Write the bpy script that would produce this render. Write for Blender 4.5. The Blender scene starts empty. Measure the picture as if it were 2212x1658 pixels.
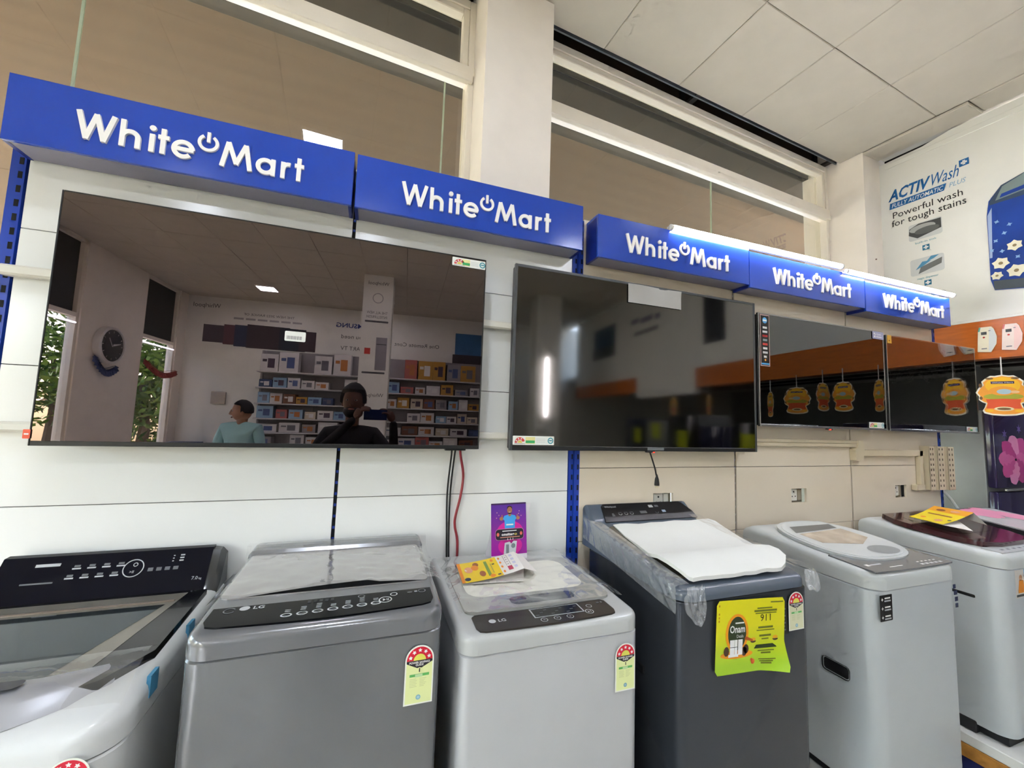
import bpy, bmesh, math, random
from mathutils import Vector, Matrix, noise
random.seed(11)
scene = bpy.context.scene
col = scene.collection
R = math.radians

# ------------------------------------------------------------ camera
SH = 0.0798929627            # the building is turned 4.6 degrees against the display racks
CAMP = Vector((0.0, -1.62, 1.55))
def _cam():
    yaw, pitch, roll, f = 0.333611, 0.0863083662, 0.0341944763, 867.719587
    cy, sy, cp, sp = math.cos(yaw), math.sin(yaw), math.cos(pitch), math.sin(pitch)
    fw = Vector((sy*cp, cy*cp, sp)); r = Vector((cy, -sy, 0)); u = r.cross(fw)
    r2 = r*math.cos(roll) + u*math.sin(roll); u2 = -r*math.sin(roll) + u*math.cos(roll)
    cd = bpy.data.cameras.new('camera'); cd.sensor_width = 36; cd.lens = 36*f/2212
    cd.clip_start = 0.01; cd.clip_end = 200
    o = bpy.data.objects.new('camera', cd); col.objects.link(o)
    m = Matrix((r2, u2, -fw)).transposed().to_4x4(); m.translation = CAMP
    o.matrix_world = m
    scene.camera = o
_cam()

# ------------------------------------------------------------ sky, sun, exposure
world = bpy.data.worlds.new('sky'); scene.world = world
world.use_nodes = True
_nt = world.node_tree; _nt.nodes.clear()
_sky = _nt.nodes.new('ShaderNodeTexSky'); _sky.sky_type = 'NISHITA'; _sky.sun_disc = False
_sky.sun_elevation = R(52); _sky.sun_rotation = R(210); _sky.air_density = 1.0; _sky.dust_density = 3.0; _sky.ozone_density = 1.0
_bg = _nt.nodes.new('ShaderNodeBackground'); _bg.inputs[1].default_value = 2.2
_out = _nt.nodes.new('ShaderNodeOutputWorld')
_nt.links.new(_sky.outputs[0], _bg.inputs[0]); _nt.links.new(_bg.outputs[0], _out.inputs[0])

scene.view_settings.view_transform = 'Standard'
scene.view_settings.look = 'None'
scene.view_settings.gamma = 1.0
scene.view_settings.use_curve_mapping = False
scene.view_settings.exposure = 0.74
LAMP = 62.0                  # ceiling panel radiance
TUBE = 44.0                  # LED batten radiance
scene.cycles.use_adaptive_sampling = True
scene.cycles.adaptive_threshold = 0.14
scene.cycles.adaptive_min_samples = 12
scene.cycles.max_bounces = 7
scene.cycles.diffuse_bounces = 4
scene.cycles.glossy_bounces = 4
scene.cycles.transparent_max_bounces = 16
scene.cycles.sample_clamp_indirect = 6.0

# ------------------------------------------------------------ materials
def lin(h):
    h = h.lstrip('#'); o = []
    for i in (0, 2, 4):
        c = int(h[i:i+2], 16)/255
        o.append(c/12.92 if c <= 0.04045 else ((c+0.055)/1.055)**2.4)
    return o
MATS = {}
def M(name, hx, rough=0.5, metal=0.0, var=0.06, scale=6.0, bump=0.0, bscale=80.0, coat=0.0, emit=0.0, spec=0.5, trans=0.0, ior=1.45, stretch=None):
    if name in MATS: return MATS[name]
    m = bpy.data.materials.new(name); m.use_nodes = True
    nt = m.node_tree; b = nt.nodes['Principled BSDF']
    c = lin(hx)
    tc = nt.nodes.new('ShaderNodeTexCoord'); src = tc.outputs['Object']
    if stretch:
        mp = nt.nodes.new('ShaderNodeMapping'); mp.inputs['Scale'].default_value = stretch
        nt.links.new(src, mp.inputs[0]); src = mp.outputs[0]
    nz = nt.nodes.new('ShaderNodeTexNoise'); nz.inputs['Scale'].default_value = scale; nz.inputs['Detail'].default_value = 4
    nt.links.new(src, nz.inputs['Vector'])
    rp = nt.nodes.new('ShaderNodeValToRGB')
    rp.color_ramp.elements[0].position = 0.3; rp.color_ramp.elements[1].position = 0.7
    rp.color_ramp.elements[0].color = [min(1, x*(1-var)) for x in c]+[1]
    rp.color_ramp.elements[1].color = [min(1, x*(1+var)) for x in c]+[1]
    nt.links.new(nz.outputs['Fac'], rp.inputs[0]); nt.links.new(rp.outputs[0], b.inputs['Base Color'])
    b.inputs['Roughness'].default_value = rough; b.inputs['Metallic'].default_value = metal
    b.inputs['Coat Weight'].default_value = coat; b.inputs['Specular IOR Level'].default_value = spec
    b.inputs['Transmission Weight'].default_value = trans; b.inputs['IOR'].default_value = ior
    if emit:
        b.inputs['Emission Color'].default_value = c+[1]; b.inputs['Emission Strength'].default_value = emit
    if bump:
        n2 = nt.nodes.new('ShaderNodeTexNoise'); n2.inputs['Scale'].default_value = bscale; n2.inputs['Detail'].default_value = 3
        nt.links.new(src, n2.inputs['Vector'])
        bp = nt.nodes.new('ShaderNodeBump'); bp.inputs['Strength'].default_value = bump; bp.inputs['Distance'].default_value = 0.002
        nt.links.new(n2.outputs['Fac'], bp.inputs['Height']); nt.links.new(bp.outputs[0], b.inputs['Normal'])
    MATS[name] = m
    return m
def thin(name, hx, rough=0.03, gloss=0.12, body=0.0, tint='ffffff', crease=0.0, cscale=20.0):
    """thin clear sheet: window glass, wrapping film. gloss = extra mirror share, body = milky share"""
    if name in MATS: return MATS[name]
    m = bpy.data.materials.new(name); m.use_nodes = True
    nt = m.node_tree; nt.nodes.clear()
    out = nt.nodes.new('ShaderNodeOutputMaterial')
    tr = nt.nodes.new('ShaderNodeBsdfTransparent'); tr.inputs[0].default_value = lin(tint)+[1]
    gl = nt.nodes.new('ShaderNodeBsdfGlossy'); gl.inputs['Color'].default_value = (1, 1, 1, 1); gl.inputs['Roughness'].default_value = rough
    df = nt.nodes.new('ShaderNodeBsdfDiffuse'); df.inputs[0].default_value = lin(hx)+[1]
    ge = nt.nodes.new('ShaderNodeNewGeometry')
    dt = nt.nodes.new('ShaderNodeVectorMath'); dt.operation = 'DOT_PRODUCT'
    nt.links.new(ge.outputs['Incoming'], dt.inputs[0]); nt.links.new(ge.outputs['Normal'], dt.inputs[1])
    def mth(op, a_, b_=None):
        q = nt.nodes.new('ShaderNodeMath'); q.operation = op; q.use_clamp = (op == 'ADD')
        nt.links.new(a_, q.inputs[0])
        if b_ is not None: q.inputs[1].default_value = b_
        return q.outputs[0]
    ab = mth('ABSOLUTE', dt.outputs['Value']); iv = nt.nodes.new('ShaderNodeMath'); iv.operation = 'SUBTRACT'; iv.inputs[0].default_value = 1.0
    nt.links.new(ab, iv.inputs[1])
    refl = mth('ADD', mth('MULTIPLY', mth('POWER', iv.outputs[0], 5.0), 0.9), 0.04+gloss)
    m1 = nt.nodes.new('ShaderNodeMixShader'); m2 = nt.nodes.new('ShaderNodeMixShader')
    tc = nt.nodes.new('ShaderNodeTexCoord')
    nz = nt.nodes.new('ShaderNodeTexNoise'); nz.inputs['Scale'].default_value = cscale; nz.inputs['Detail'].default_value = 5; nz.inputs['Distortion'].default_value = 0.6
    nt.links.new(tc.outputs['Object'], nz.inputs['Vector'])
    mu = nt.nodes.new('ShaderNodeMath'); mu.operation = 'MULTIPLY'; mu.inputs[1].default_value = body*2; mu.use_clamp = True
    nt.links.new(nz.outputs['Fac'], mu.inputs[0])
    nt.links.new(mu.outputs[0], m1.inputs[0]); nt.links.new(tr.outputs[0], m1.inputs[1]); nt.links.new(df.outputs[0], m1.inputs[2])
    nt.links.new(refl, m2.inputs[0]); nt.links.new(m1.outputs[0], m2.inputs[1]); nt.links.new(gl.outputs[0], m2.inputs[2])
    if crease:
        bp = nt.nodes.new('ShaderNodeBump'); bp.inputs['Strength'].default_value = crease; bp.inputs['Distance'].default_value = 0.01
        nt.links.new(nz.outputs['Fac'], bp.inputs['Height']); nt.links.new(bp.outputs[0], gl.inputs['Normal'])
    nt.links.new(m2.outputs[0], out.inputs[0])
    MATS[name] = m
    return m

# ------------------------------------------------------------ mesh builder
class Frame:
    """a flat sheet to draw on: origin, right, up; lift goes towards the viewer"""
    def __init__(s, o, ux, uy):
        s.o = Vector(o); s.x = Vector(ux).normalized(); s.y = Vector(uy).normalized(); s.n = s.x.cross(s.y)
    def __call__(s, a, b, l=0.0): return s.o + s.x*a + s.y*b + s.n*l
def front(x, y, z): return Frame((x, y, z), (1, 0, 0), (0, 0, 1))
_tc = {}
def text2d(s, bold=0.0, res=2):
    k = (s, bold, res)
    if k in _tc: return _tc[k]
    cu = bpy.data.curves.new('txt', 'FONT'); cu.body = s; cu.size = 1.0; cu.resolution_u = res; cu.offset = bold
    o = bpy.data.objects.new('txt', cu); col.objects.link(o)
    dg = bpy.context.evaluated_depsgraph_get()
    me = bpy.data.meshes.new_from_object(o.evaluated_get(dg))
    v = [(p.co.x, p.co.y) for p in me.vertices]; f = [tuple(p.vertices) for p in me.polygons]
    bpy.data.objects.remove(o); bpy.data.curves.remove(cu); bpy.data.meshes.remove(me)
    w = max([p[0] for p in v] or [0])
    _tc[k] = (v, f, w)
    return _tc[k]
class MB:
    def __init__(s): s.v = []; s.f = []; s.mi = []; s.mats = []
    def m(s, mat):
        if mat not in s.mats: s.mats.append(mat)
        return s.mats.index(mat)
    def add(s, vs, fs, mat):
        b = len(s.v); k = s.m(mat)
        s.v += [tuple(p) for p in vs]
        for f in fs: s.f.append(tuple(b+i for i in f)); s.mi.append(k)
        return s
    def box(s, x0, x1, y0, y1, z0, z1, mat):
        vs = [(x, y, z) for z in (z0, z1) for y in (y0, y1) for x in (x0, x1)]
        return s.add(vs, [(0, 2, 3, 1), (4, 5, 7, 6), (0, 1, 5, 4), (2, 6, 7, 3), (0, 4, 6, 2), (1, 3, 7, 5)], mat)
    def rbox(s, x0, x1, y0, y1, z0, z1, r, mat, seg=2):
        bm = bmesh.new(); bmesh.ops.create_cube(bm, size=1)
        for v in bm.verts:
            v.co = Vector(((x0+x1)/2+v.co.x*(x1-x0), (y0+y1)/2+v.co.y*(y1-y0), (z0+z1)/2+v.co.z*(z1-z0)))
        bmesh.ops.bevel(bm, geom=list(bm.edges), offset=r, segments=seg, affect='EDGES', profile=0.5)
        bm.verts.index_update()
        s.add([v.co[:] for v in bm.verts], [[v.index for v in f.verts] for f in bm.faces], mat); bm.free()
        return s
    def loft(s, rings, mat, cap0=True, cap1=True, closed=True):
        n = len(rings[0]); vs = [p for r in rings for p in r]; fs = []
        for i in range(len(rings)-1):
            for j in range(n if closed else n-1):
                k = (j+1) % n
                fs.append((i*n+j, i*n+k, (i+1)*n+k, (i+1)*n+j))
        if cap0: fs.append(tuple(range(n))[::-1])
        if cap1: fs.append(tuple((len(rings)-1)*n+j for j in range(n)))
        return s.add(vs, fs, mat)
    def grid(s, rows, mat):
        n = len(rows[0]); vs = [p for r in rows for p in r]; fs = []
        for i in range(len(rows)-1):
            for j in range(n-1): fs.append((i*n+j, i*n+j+1, (i+1)*n+j+1, (i+1)*n+j))
        return s.add(vs, fs, mat)
    def tube(s, path, r, mat, n=8, cap=True):
        path = [Vector(p) for p in path]; rings = []
        rr = r if isinstance(r, (list, tuple)) else [r]*len(path)
        up = Vector((0, 0, 1)); prev = None
        for i, p in enumerate(path):
            t = (path[min(i+1, len(path)-1)]-path[max(i-1, 0)]).normalized()
            a = prev if prev else (up if abs(t.z) < 0.9 else Vector((1, 0, 0)))
            a = (a - t*a.dot(t)).normalized(); b = t.cross(a); prev = a
            rings.append([p+(a*math.cos(2*math.pi*j/n)+b*math.sin(2*math.pi*j/n))*rr[i] for j in range(n)])
        return s.loft(rings, mat, cap, cap)
    def lathe(s, prof, c, mat, n=24, axis='z'):
        rings = []
        for (r, h) in prof:
            ring = []
            for j in range(n):
                a = 2*math.pi*j/n; x, y = r*math.cos(a), r*math.sin(a)
                ring.append((c[0]+x, c[1]+y, c[2]+h) if axis == 'z' else ((c[0]+x, c[1]-h, c[2]+y) if axis == 'y' else (c[0]+h, c[1]-x, c[2]+y)))
            rings.append(ring)
        return s.loft(rings, mat)
    # --- drawing on a Frame
    def poly(s, F, pts, l, mat): return s.add([F(a, b, l) for a, b in pts], [tuple(range(len(pts)))], mat)
    def rect(s, F, a0, a1, b0, b1, l, mat): return s.poly(F, [(a0, b0), (a1, b0), (a1, b1), (a0, b1)], l, mat)
    def rrect(s, F, a0, a1, b0, b1, r, l, mat): return s.poly(F, rr2(a0, a1, b0, b1, r), l, mat)
    def disc(s, F, a, b, r, l, mat, n=24, ry=None, t0=0, t1=360):
        ry = ry or r
        full = abs(t1-t0) >= 360
        k = n if full else n+1
        return s.poly(F, [(a+r*math.cos(R(t0+(t1-t0)*i/n)), b+ry*math.sin(R(t0+(t1-t0)*i/n))) for i in range(k)], l, mat)
    def ring(s, F, a, b, r0, r1, l, mat, n=28, t0=0, t1=360, k=1.0):
        vs = []; fs = []
        for i in range(n+1):
            t = R(t0+(t1-t0)*i/n)
            vs += [F(a+r0*math.cos(t), b+k*r0*math.sin(t), l), F(a+r1*math.cos(t), b+k*r1*math.sin(t), l)]
        for i in range(n): fs.append((2*i, 2*i+1, 2*i+3, 2*i+2))
        return s.add(vs, fs, mat)
    def star(s, F, a, b, r, l, mat, n=5, q=0.45, rot=90):
        return s.poly(F, [(a+(r if i % 2 == 0 else r*q)*math.cos(R(rot+180*i/n)), b+(r if i % 2 == 0 else r*q)*math.sin(R(rot+180*i/n))) for i in range(2*n)], l, mat)
    def text(s, F, t, a, b, cap, mat, l=0.0005, al='L', bold=0.0, xs=1.0, shear=0.0, res=2, width=None):
        v, f, w = text2d(t, bold, res)
        k = cap/0.727
        if width: xs = width/(w*k)
        off = {'L': 0, 'C': -w*k*xs/2, 'R': -w*k*xs}[al]
        return s.add([F(a+off+(x*xs+y*shear)*k, b+y*k, l) for x, y in v], f, mat)
    def slab(s, F, pts, l0, l1, mat, mat2=None):
        n = len(pts)
        vs = [F(a, b, l0) for a, b in pts]+[F(a, b, l1) for a, b in pts]
        fs = [(i, (i+1) % n, n+(i+1) % n, n+i) for i in range(n)]+[tuple(range(n))[::-1]]
        s.add(vs, fs, mat)
        return s.add([F(a, b, l1) for a, b in pts], [tuple(range(n))], mat2 or mat)
    def stroke(s, F, pts, w, l0, l1, mat, closed=False):
        P = [Vector((a, b)) for a, b in pts]; n = len(P); L = []; Rr = []
        for i, p in enumerate(P):
            a = P[i-1] if (i or closed) else None; b = P[(i+1) % n] if (i < n-1 or closed) else None
            d1 = (p-a).normalized() if a is not None else None; d2 = (b-p).normalized() if b is not None else None
            t = ((d1 or d2)+(d2 or d1)).normalized(); nn = Vector((-t.y, t.x)); c = 1.0
            if d1 and d2: c = max(0.5, nn.dot(Vector((-d1.y, d1.x))))
            L.append(p+nn*(w/2/c)); Rr.append(p-nn*(w/2/c))
        vs = [F(q.x, q.y, l) for l in (l0, l1) for q in L]+[F(q.x, q.y, l) for l in (l0, l1) for q in Rr]
        fs = []
        for i in range(n if closed else n-1):
            k = (i+1) % n
            fs += [(n+i, 3*n+i, 3*n+k, n+k)[::-1], (i, n+i, n+k, k)[::-1], (2*n+i, 2*n+k, 3*n+k, 3*n+i)[::-1]]
        if not closed: fs += [(0, 2*n, 3*n, n), (n-1, 2*n-1, 4*n-1, 3*n-1)]
        return s.add(vs, fs, mat)
    def build(s, name, parent=None, loc=(0, 0, 0), rotz=0.0, smooth=35, label=None, cat=None, group=None, kind=None):
        me = bpy.data.meshes.new(name); me.from_pydata(s.v, [], s.f)
        for m_ in s.mats: me.materials.append(m_)
        me.polygons.foreach_set('material_index', s.mi)
        if smooth:
            me.polygons.foreach_set('use_smooth', [True]*len(me.polygons))
            me.set_sharp_from_angle(angle=R(smooth))
        me.update()
        o = bpy.data.objects.new(name, me); col.objects.link(o)
        o.location = loc; o.rotation_euler = (0, 0, rotz)
        if parent: o.parent = parent
        tag(o, label, cat, group, kind)
        return o
def tag(o, label=None, cat=None, group=None, kind=None):
    if label: o['label'] = label
    if cat: o['category'] = cat
    if group: o['group'] = group
    if kind: o['kind'] = kind
    return o
def thing(name, label, cat, loc=(0, 0, 0), rotz=0.0, group=None):
    o = bpy.data.objects.new(name, None); col.objects.link(o)
    o.location = loc; o.rotation_euler = (0, 0, rotz); o.empty_display_size = 0.05
    return tag(o, label, cat, group)
def dup(root, loc, rotz, label=None):
    r = root.copy(); col.objects.link(r); r.location = loc; r.rotation_euler = (0, 0, rotz)
    if label: r['label'] = label
    for ch in list(root.children):
        c = ch.copy(); col.objects.link(c); c.parent = r
        for g in ch.children:
            d = g.copy(); col.objects.link(d); d.parent = c
    return r
def rr2(a0, a1, b0, b1, r, n=4):
    o = []
    for (cx, cy, t) in ((a1-r, b1-r, 0), (a0+r, b1-r, 90), (a0+r, b0+r, 180), (a1-r, b0+r, 270)):
        for i in range(n+1): o.append((cx+r*math.cos(R(t+90*i/n)), cy+r*math.sin(R(t+90*i/n))))
    return o
def ring3(x0, x1, y0, y1, r, z, n=5):
    zf = z if callable(z) else (lambda x, y: z)
    return [(a, b, zf(a, b)) for a, b in rr2(x0, x1, y0, y1, r, n)]
def W(a, b, z=0.0):
    """building coordinates (along the window wall, away from the room, height) to world"""
    return Vector((a*math.cos(SH)-b*math.sin(SH), a*math.sin(SH)+b*math.cos(SH), z))
# ============================================================ the building
wall_white = M('wall_paint', 'efe6d9', 0.6, var=0.03, bump=0.08, bscale=120)
wall_cool = M('wall_vinyl_white', 'e4e3da', 0.4, var=0.02)
ceil_mat = M('ceiling_board', 'bfb8a8', 0.85, var=0.03, bump=0.1, bscale=200)
grid_mat = M('ceiling_joint', 'b8b0a0', 0.8)
frame_mat = M('window_frame_paint', 'e9e0cf', 0.45, var=0.03)
dark_void = M('cavity_shade', '1d1714', 0.9)  # near-black paint imitates shade inside the gaps and cavity
steel = M('grey_steel', '6f757b', 0.45, metal=0.5)
floor_mat = M('floor_vitrified', 'b9b4a8', 0.15, var=0.06, scale=2)
pane_mat = thin('window_glass', 'b5b59f', 0.01, 0.03, 0.05, tint='d2d0c0', cscale=3.0)
clear_pane = thin('shopfront_glass', 'c8d0c8', 0.01, 0.02, 0.0, tint='eef2ee')
orange = M('orange_laminate', 'c2641a', 0.35, var=0.12, scale=4, stretch=(1, 2, 14))
L0, B0, RW, CZ = -4.25, -7.9, 3.9, 3.8     # left wall, far wall, bulkhead, ceiling height

MB().box(-4.6, 9.0, -8.2, 1.2, -0.1, 0.0, floor_mat).build('floor', rotz=SH, smooth=0, kind='structure')
ceil = MB().box(-4.5, RW+0.1, B0, 0.25, CZ+0.02, CZ+0.05, grid_mat).build('ceiling', rotz=SH, smooth=0, kind='structure')
def tile_mesh(w, d):
    mb = MB(); c = 0.004
    mb.loft([ring3(-w/2, w/2, -d/2, d/2, 0.001, 0.018, 1), ring3(-w/2, w/2, -d/2, d/2, 0.001, 0.004, 1), ring3(-w/2+c, w/2-c, -d/2+c, d/2-c, 0.001, 0.0, 1)], ceil_mat)
    return mb
first = None
wn_edges = [0.253 - 0.6*i for i in range(14)]
wd_edges = [3.66 - 0.609*i for i in range(14)]
for i in range(13):
    for j in range(13):
        cx = (wd_edges[i]+wd_edges[i+1])/2; cy = (wn_edges[j]+wn_edges[j+1])/2
        if cx < L0 or cy < B0: continue
        if first is None:
            first = tile_mesh(0.606, 0.597).build('ceiling_tile', ceil, loc=(cx, cy, CZ), smooth=0); continue
        o = first.copy(); col.objects.link(o); o.location = (cx, cy, CZ+random.uniform(-0.001, 0.001)); o.parent = ceil
strip = None
for j in range(13):
    cy = (wn_edges[j]+wn_edges[j+1])/2 - 0.16
    if strip is None:
        strip = tile_mesh(0.228, 0.594).build('ceiling_tile', ceil, loc=(3.777, cy, CZ), smooth=0); o = strip
    else:
        o = strip.copy(); col.objects.link(o); o.parent = ceil; o.location = (3.777, cy, CZ)
    if j == 0: o.rotation_euler = (0, R(-3.5), 0); o.location.z = CZ-0.012
# cavity above the hung ceiling, seen through the gap over the second window
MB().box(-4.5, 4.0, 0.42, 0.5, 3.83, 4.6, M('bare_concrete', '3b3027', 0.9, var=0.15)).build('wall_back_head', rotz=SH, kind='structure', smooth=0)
MB().box(-4.6, 4.2, -0.6, 0.55, 4.45, 4.55, dark_void).box(4.05, 4.2, -0.6, 0.55, 3.8, 4.45, dark_void).box(-4.6, 4.2, -0.7, -0.6, 3.86, 4.55, dark_void).box(-4.7, -4.6, -0.7, 0.55, 3.86, 4.55, dark_void).box(-4.6, 4.2, 0.5, 0.55, 3.8, 4.45, dark_void).build('ceiling_slab_light_stop', rotz=SH, kind='structure', smooth=0)  # slab plus unseen closing boxes added to keep sky light out of the cavity
ch = MB().box(0.82, 3.66, 0.275, 0.285, 3.81, 3.90, steel).box(0.82, 3.66, 0.285, 0.34, 3.892, 3.90, steel)
ch.build('trim_1', rotz=SH, kind='structure', smooth=0)
blk = M('black_bracket', '24221f', 0.6)
for k, (a, nm) in enumerate(((2.03, 'midway along the'), (3.6, 'at the right end of the'))):
    MB().box(a-0.02, a+0.02, 0.262, 0.42, 3.815, 3.835, blk).box(a-0.02, a+0.02, 0.40, 0.42, 3.815, 3.95, blk).build('ceiling_bracket', rotz=SH, smooth=0, label='black steel ceiling bracket in the gap '+nm+' right high window', cat='bracket')
# window wall behind the racks
MB().box(-4.5, 4.2, 0.36, 0.5, 0.0, 0.9, wall_white).box(-4.5, -3.4, 0.36, 0.5, 0.9, 3.83, wall_white).build('wall_back', rotz=SH, kind='structure', smooth=0)
MB().box(0.442, 0.69+0.13, 0.15, 0.5, 0.0, 4.4, wall_white).build('trim_2', rotz=SH, kind='structure', smooth=0)
MB().box(3.66, RW+0.1, 0.09, 0.55, 0.0, 4.0, wall_white).build('trim_3', rotz=SH, kind='structure', smooth=0)
MB().tube([(3.785, 0.092, 2.93), (3.785, 0.083, 2.93)], [0.006, 0.004], M('nail_dark', '5a3226', 0.5)).build('wall_screw', rotz=SH, label='small dark screw on the narrow white pillar right of the high window', cat='screw')
def window(name, a0, a1, joints, lab):
    o = MB().box(a0, a1, 0.36, 0.44, 0.9, 0.95, frame_mat).build(name, rotz=SH, kind='structure', smooth=0)
    def part(n, *b): return MB().rbox(*b, 0.004, frame_mat, 1).build(n, o, smooth=0)
    part('frame_jamb', a0, a0+0.035, 0.345, 0.44, 0.95, 3.82); part('frame_jamb', a1-0.035, a1, 0.345, 0.44, 0.95, 3.82)
    part('frame_head', a0+0.035, a1-0.035, 0.345, 0.44, 3.77, 3.82)
    part('transom_rail', a0, a1, 0.335, 0.44, 3.375, 3.43); part('transom_lip', a0+0.02, a1-0.01, 0.325, 0.36, 3.335, 3.375)
    part('sash_stile', a0+0.035, a0+0.06, 0.352, 0.40, 3.43, 3.77); part('sash_stile', a1-0.07, a1-0.035, 0.352, 0.40, 3.43, 3.77)
    part('sash_head', a0+0.06, a1-0.07, 0.352, 0.40, 3.735, 3.77); part('sash_sill', a0+0.06, a1-0.07, 0.352, 0.40, 3.43, 3.445)
    MB().rect(Frame((0, 0.4, 0), (1, 0, 0), (0, 0, 1)), a0+0.05, a1-0.06, 3.44, 3.745, 0, pane_mat).build('pane', o, smooth=0)
    e = [a0+0.03]+joints+[a1-0.03]
    for i in range(len(e)-1):
        MB().rect(Frame((0, 0.4, 0), (1, 0, 0), (0, 0, 1)), e[i]+0.002, e[i+1]-0.002, 0.95, 3.34, 0, pane_mat).build('pane', o, smooth=0)
    for j in joints:
        MB().box(j-0.004, j+0.004, 0.396, 0.405, 0.95, 3.34, M('glass_edge', 'a9b59b', 0.3)).build('pane_edge', o, smooth=0)
    return o
window('window_1', -3.4, 0.445, [-1.13, 0.30], '')
window('window_2', 0.82, 3.66, [2.3], '')
# brown awning outside, its boards run along the wall
awn = MB()
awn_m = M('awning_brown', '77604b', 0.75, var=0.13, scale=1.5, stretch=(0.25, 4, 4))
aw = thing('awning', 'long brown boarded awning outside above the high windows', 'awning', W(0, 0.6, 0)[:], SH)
MB().box(-6, 8, 0.05, 0.62, 3.98, 4.12, M('shade_board_brown', '3f352b', 0.85, var=0.15)).build('shade_board', aw, smooth=0)  # dark board added above the windows to imitate shade under the awning
nb = 46
bm_ = None
for i in range(nb):
    y0 = 0.0 + i*0.16; z = 4.15 - i*0.022
    if bm_ is None:
        bm_ = MB().loft([[(x, 0.0, 0.0), (x, 0.16, -0.0235), (x, 0.165, 0.0), (x, 0.0, 0.026)] for x in (-7, 9)], awn_m).build('board', aw, loc=(0, y0, z), smooth=0); continue
    o = bm_.copy(); col.objects.link(o); o.parent = aw; o.location = (random.uniform(-.05, .05), y0, z+random.uniform(-.002, .002))
MB().box(-14, 14, 0.6, 16, -0.25, -0.15, M('outside_paving', 'c9c2b4', 0.9)).build('ground', rotz=SH, kind='structure', smooth=0)
MB().box(-16, -4.5, -16, 0.6, -0.25, -0.15, M('outside_earth', '8d8468', 0.95, var=0.2)).build('ground_side', rotz=SH, kind='structure', smooth=0)

# left wall with tall windows (seen in the left television)
wl = MB()
for (b0, b1) in ((-0.2, 0.5), (-2.5, -2.2), (-6.6, -5.27), (-8.0, -7.62)):
    wl.box(L0-0.15, L0, b0, b1, 0, 3.83, wall_white)
wl.box(L0-0.15, L0, -8.0, 0.5, 0, 0.35, wall_white)
wl.build('wall_left', rotz=SH, kind='structure', smooth=0)
for k, (b0, b1) in enumerate(((-2.2, -0.2), (-5.27, -2.5), (-7.62, -6.6))):
    o = MB().box(L0-0.1, L0-0.04, b0, b1, 0.35, 0.40, frame_mat).build('window_%d' % (k+3), rotz=SH, kind='structure', smooth=0)
    for (c0, c1) in ((b0, b0+0.05), (b1-0.05, b1)): MB().box(L0-0.1, L0-0.02, c0, c1, 0.4, 3.82, frame_mat).build('frame_jamb', o, smooth=0)
    for z in (2.72, 3.76): MB().box(L0-0.1, L0-0.02, b0, b1, z, z+0.06, frame_mat).build('transom_rail', o, smooth=0)
    MB().box(L0-0.085, L0-0.07, b0+0.05, b1-0.05, 2.78, 3.76, M('transom_pane_dark', '3b3a38', 0.6)).build('upper_panel', o, smooth=0)  # opaque dark sheet stands in for the dim upper panes
    MB().rect(Frame((L0-0.075, 0, 0), (0, 1, 0), (0, 0, 1)), b0+0.05, b1-0.05, 0.4, 2.72, 0, clear_pane).build('pane', o, smooth=0)
# far wall opposite the racks
MB().box(-4.5, 9.0, B0-0.15, B0, 0, 3.83, wall_cool).build('wall_front', rotz=SH, kind='structure', smooth=0)
# bulkhead on the right: white printed board over an orange band, open below
bh = MB().box(RW, RW+0.08, -7.2, -0.33, 2.335, 3.79, wall_cool).loft([[(x, 0.09, 2.335), (x, 0.09, 3.752), (x, 0.02, 3.755), (x, -0.18, 3.758), (x, -0.33, 3.79), (x, -0.33, 2.335)] for x in (RW, RW+0.02)], wall_cool).box(RW+0.09, RW+0.1, -0.4, 0.09, 3.6, 3.82, dark_void).build('wall_right', rotz=SH, kind='structure', smooth=0)  # dark board behind the top gap stands in for its shade
MB().rbox(RW-0.012, RW+0.05, -7.2, 0.088, 2.325, 2.345, 0.003, wall_cool, 1).build('bead', bh)
MB().rbox(RW-0.006, RW, -7.2, 0.05, 3.695, 3.735, 0.002, wall_cool, 1).build('bead', bh)
for k, (b0, b1) in enumerate(((-3.2, 0.08), (-7.2, -4.65))):
    MB().box(RW-0.01, RW+0.09, b0, b1, 2.065, 2.327, orange).build('orange_panel', bh, smooth=0, label='orange laminate band')
MB().box(RW-0.005, RW+0.09, -4.65, -3.2, 1.98, 2.327, wall_cool).build('white_panel', bh, smooth=0, label='white drop panel between the orange bands')
# side room under and behind the bulkhead
alc = M('side_room_wall', '9a9a96', 0.7)
MB().box(RW+0.1, 9.0, 0.86, 0.95, 0, 2.7, alc).box(RW+0.02, RW+0.1, 0.55, 0.95, 0, 2.7, alc).build('wall_side_room', rotz=SH, kind='structure', smooth=0)
MB().box(8.9, 9.0, -8.0, 0.95, 0, 2.7, alc).build('wall_side_end', rotz=SH, kind='structure', smooth=0)
sc_ = MB().box(RW+0.08, 9.0, -8.0, 0.95, 2.5, 2.6, M('side_room_ceiling', 'd8d6d0', 0.6)).build('ceiling_side_room', rotz=SH, kind='structure', smooth=0)
bt = None
bat_m = M('dark_brown_batten', '2e2420', 0.6)
for i in range(8):
    if bt is None:
        bt = MB().box(-0.06, 0.06, -4.2, 4.2, 0, 0.03, bat_m).build('ceiling_batten', sc_, loc=(4.5, -3.4, 2.465), smooth=0); continue
    o = bt.copy(); col.objects.link(o); o.parent = sc_; o.location = (4.5+0.5*i, -3.4, 2.465)
# columns in the shop
for k, (a0, a1, b) in enumerate(((-0.66, -0.2, -5.3), (2.3, 2.75, -5.3))):
    MB().box(a0, a1, b-0.45, b, 0, 3.8, wall_cool).build('trim_%d' % (k+4), rotz=SH, kind='structure', smooth=0)

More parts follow.
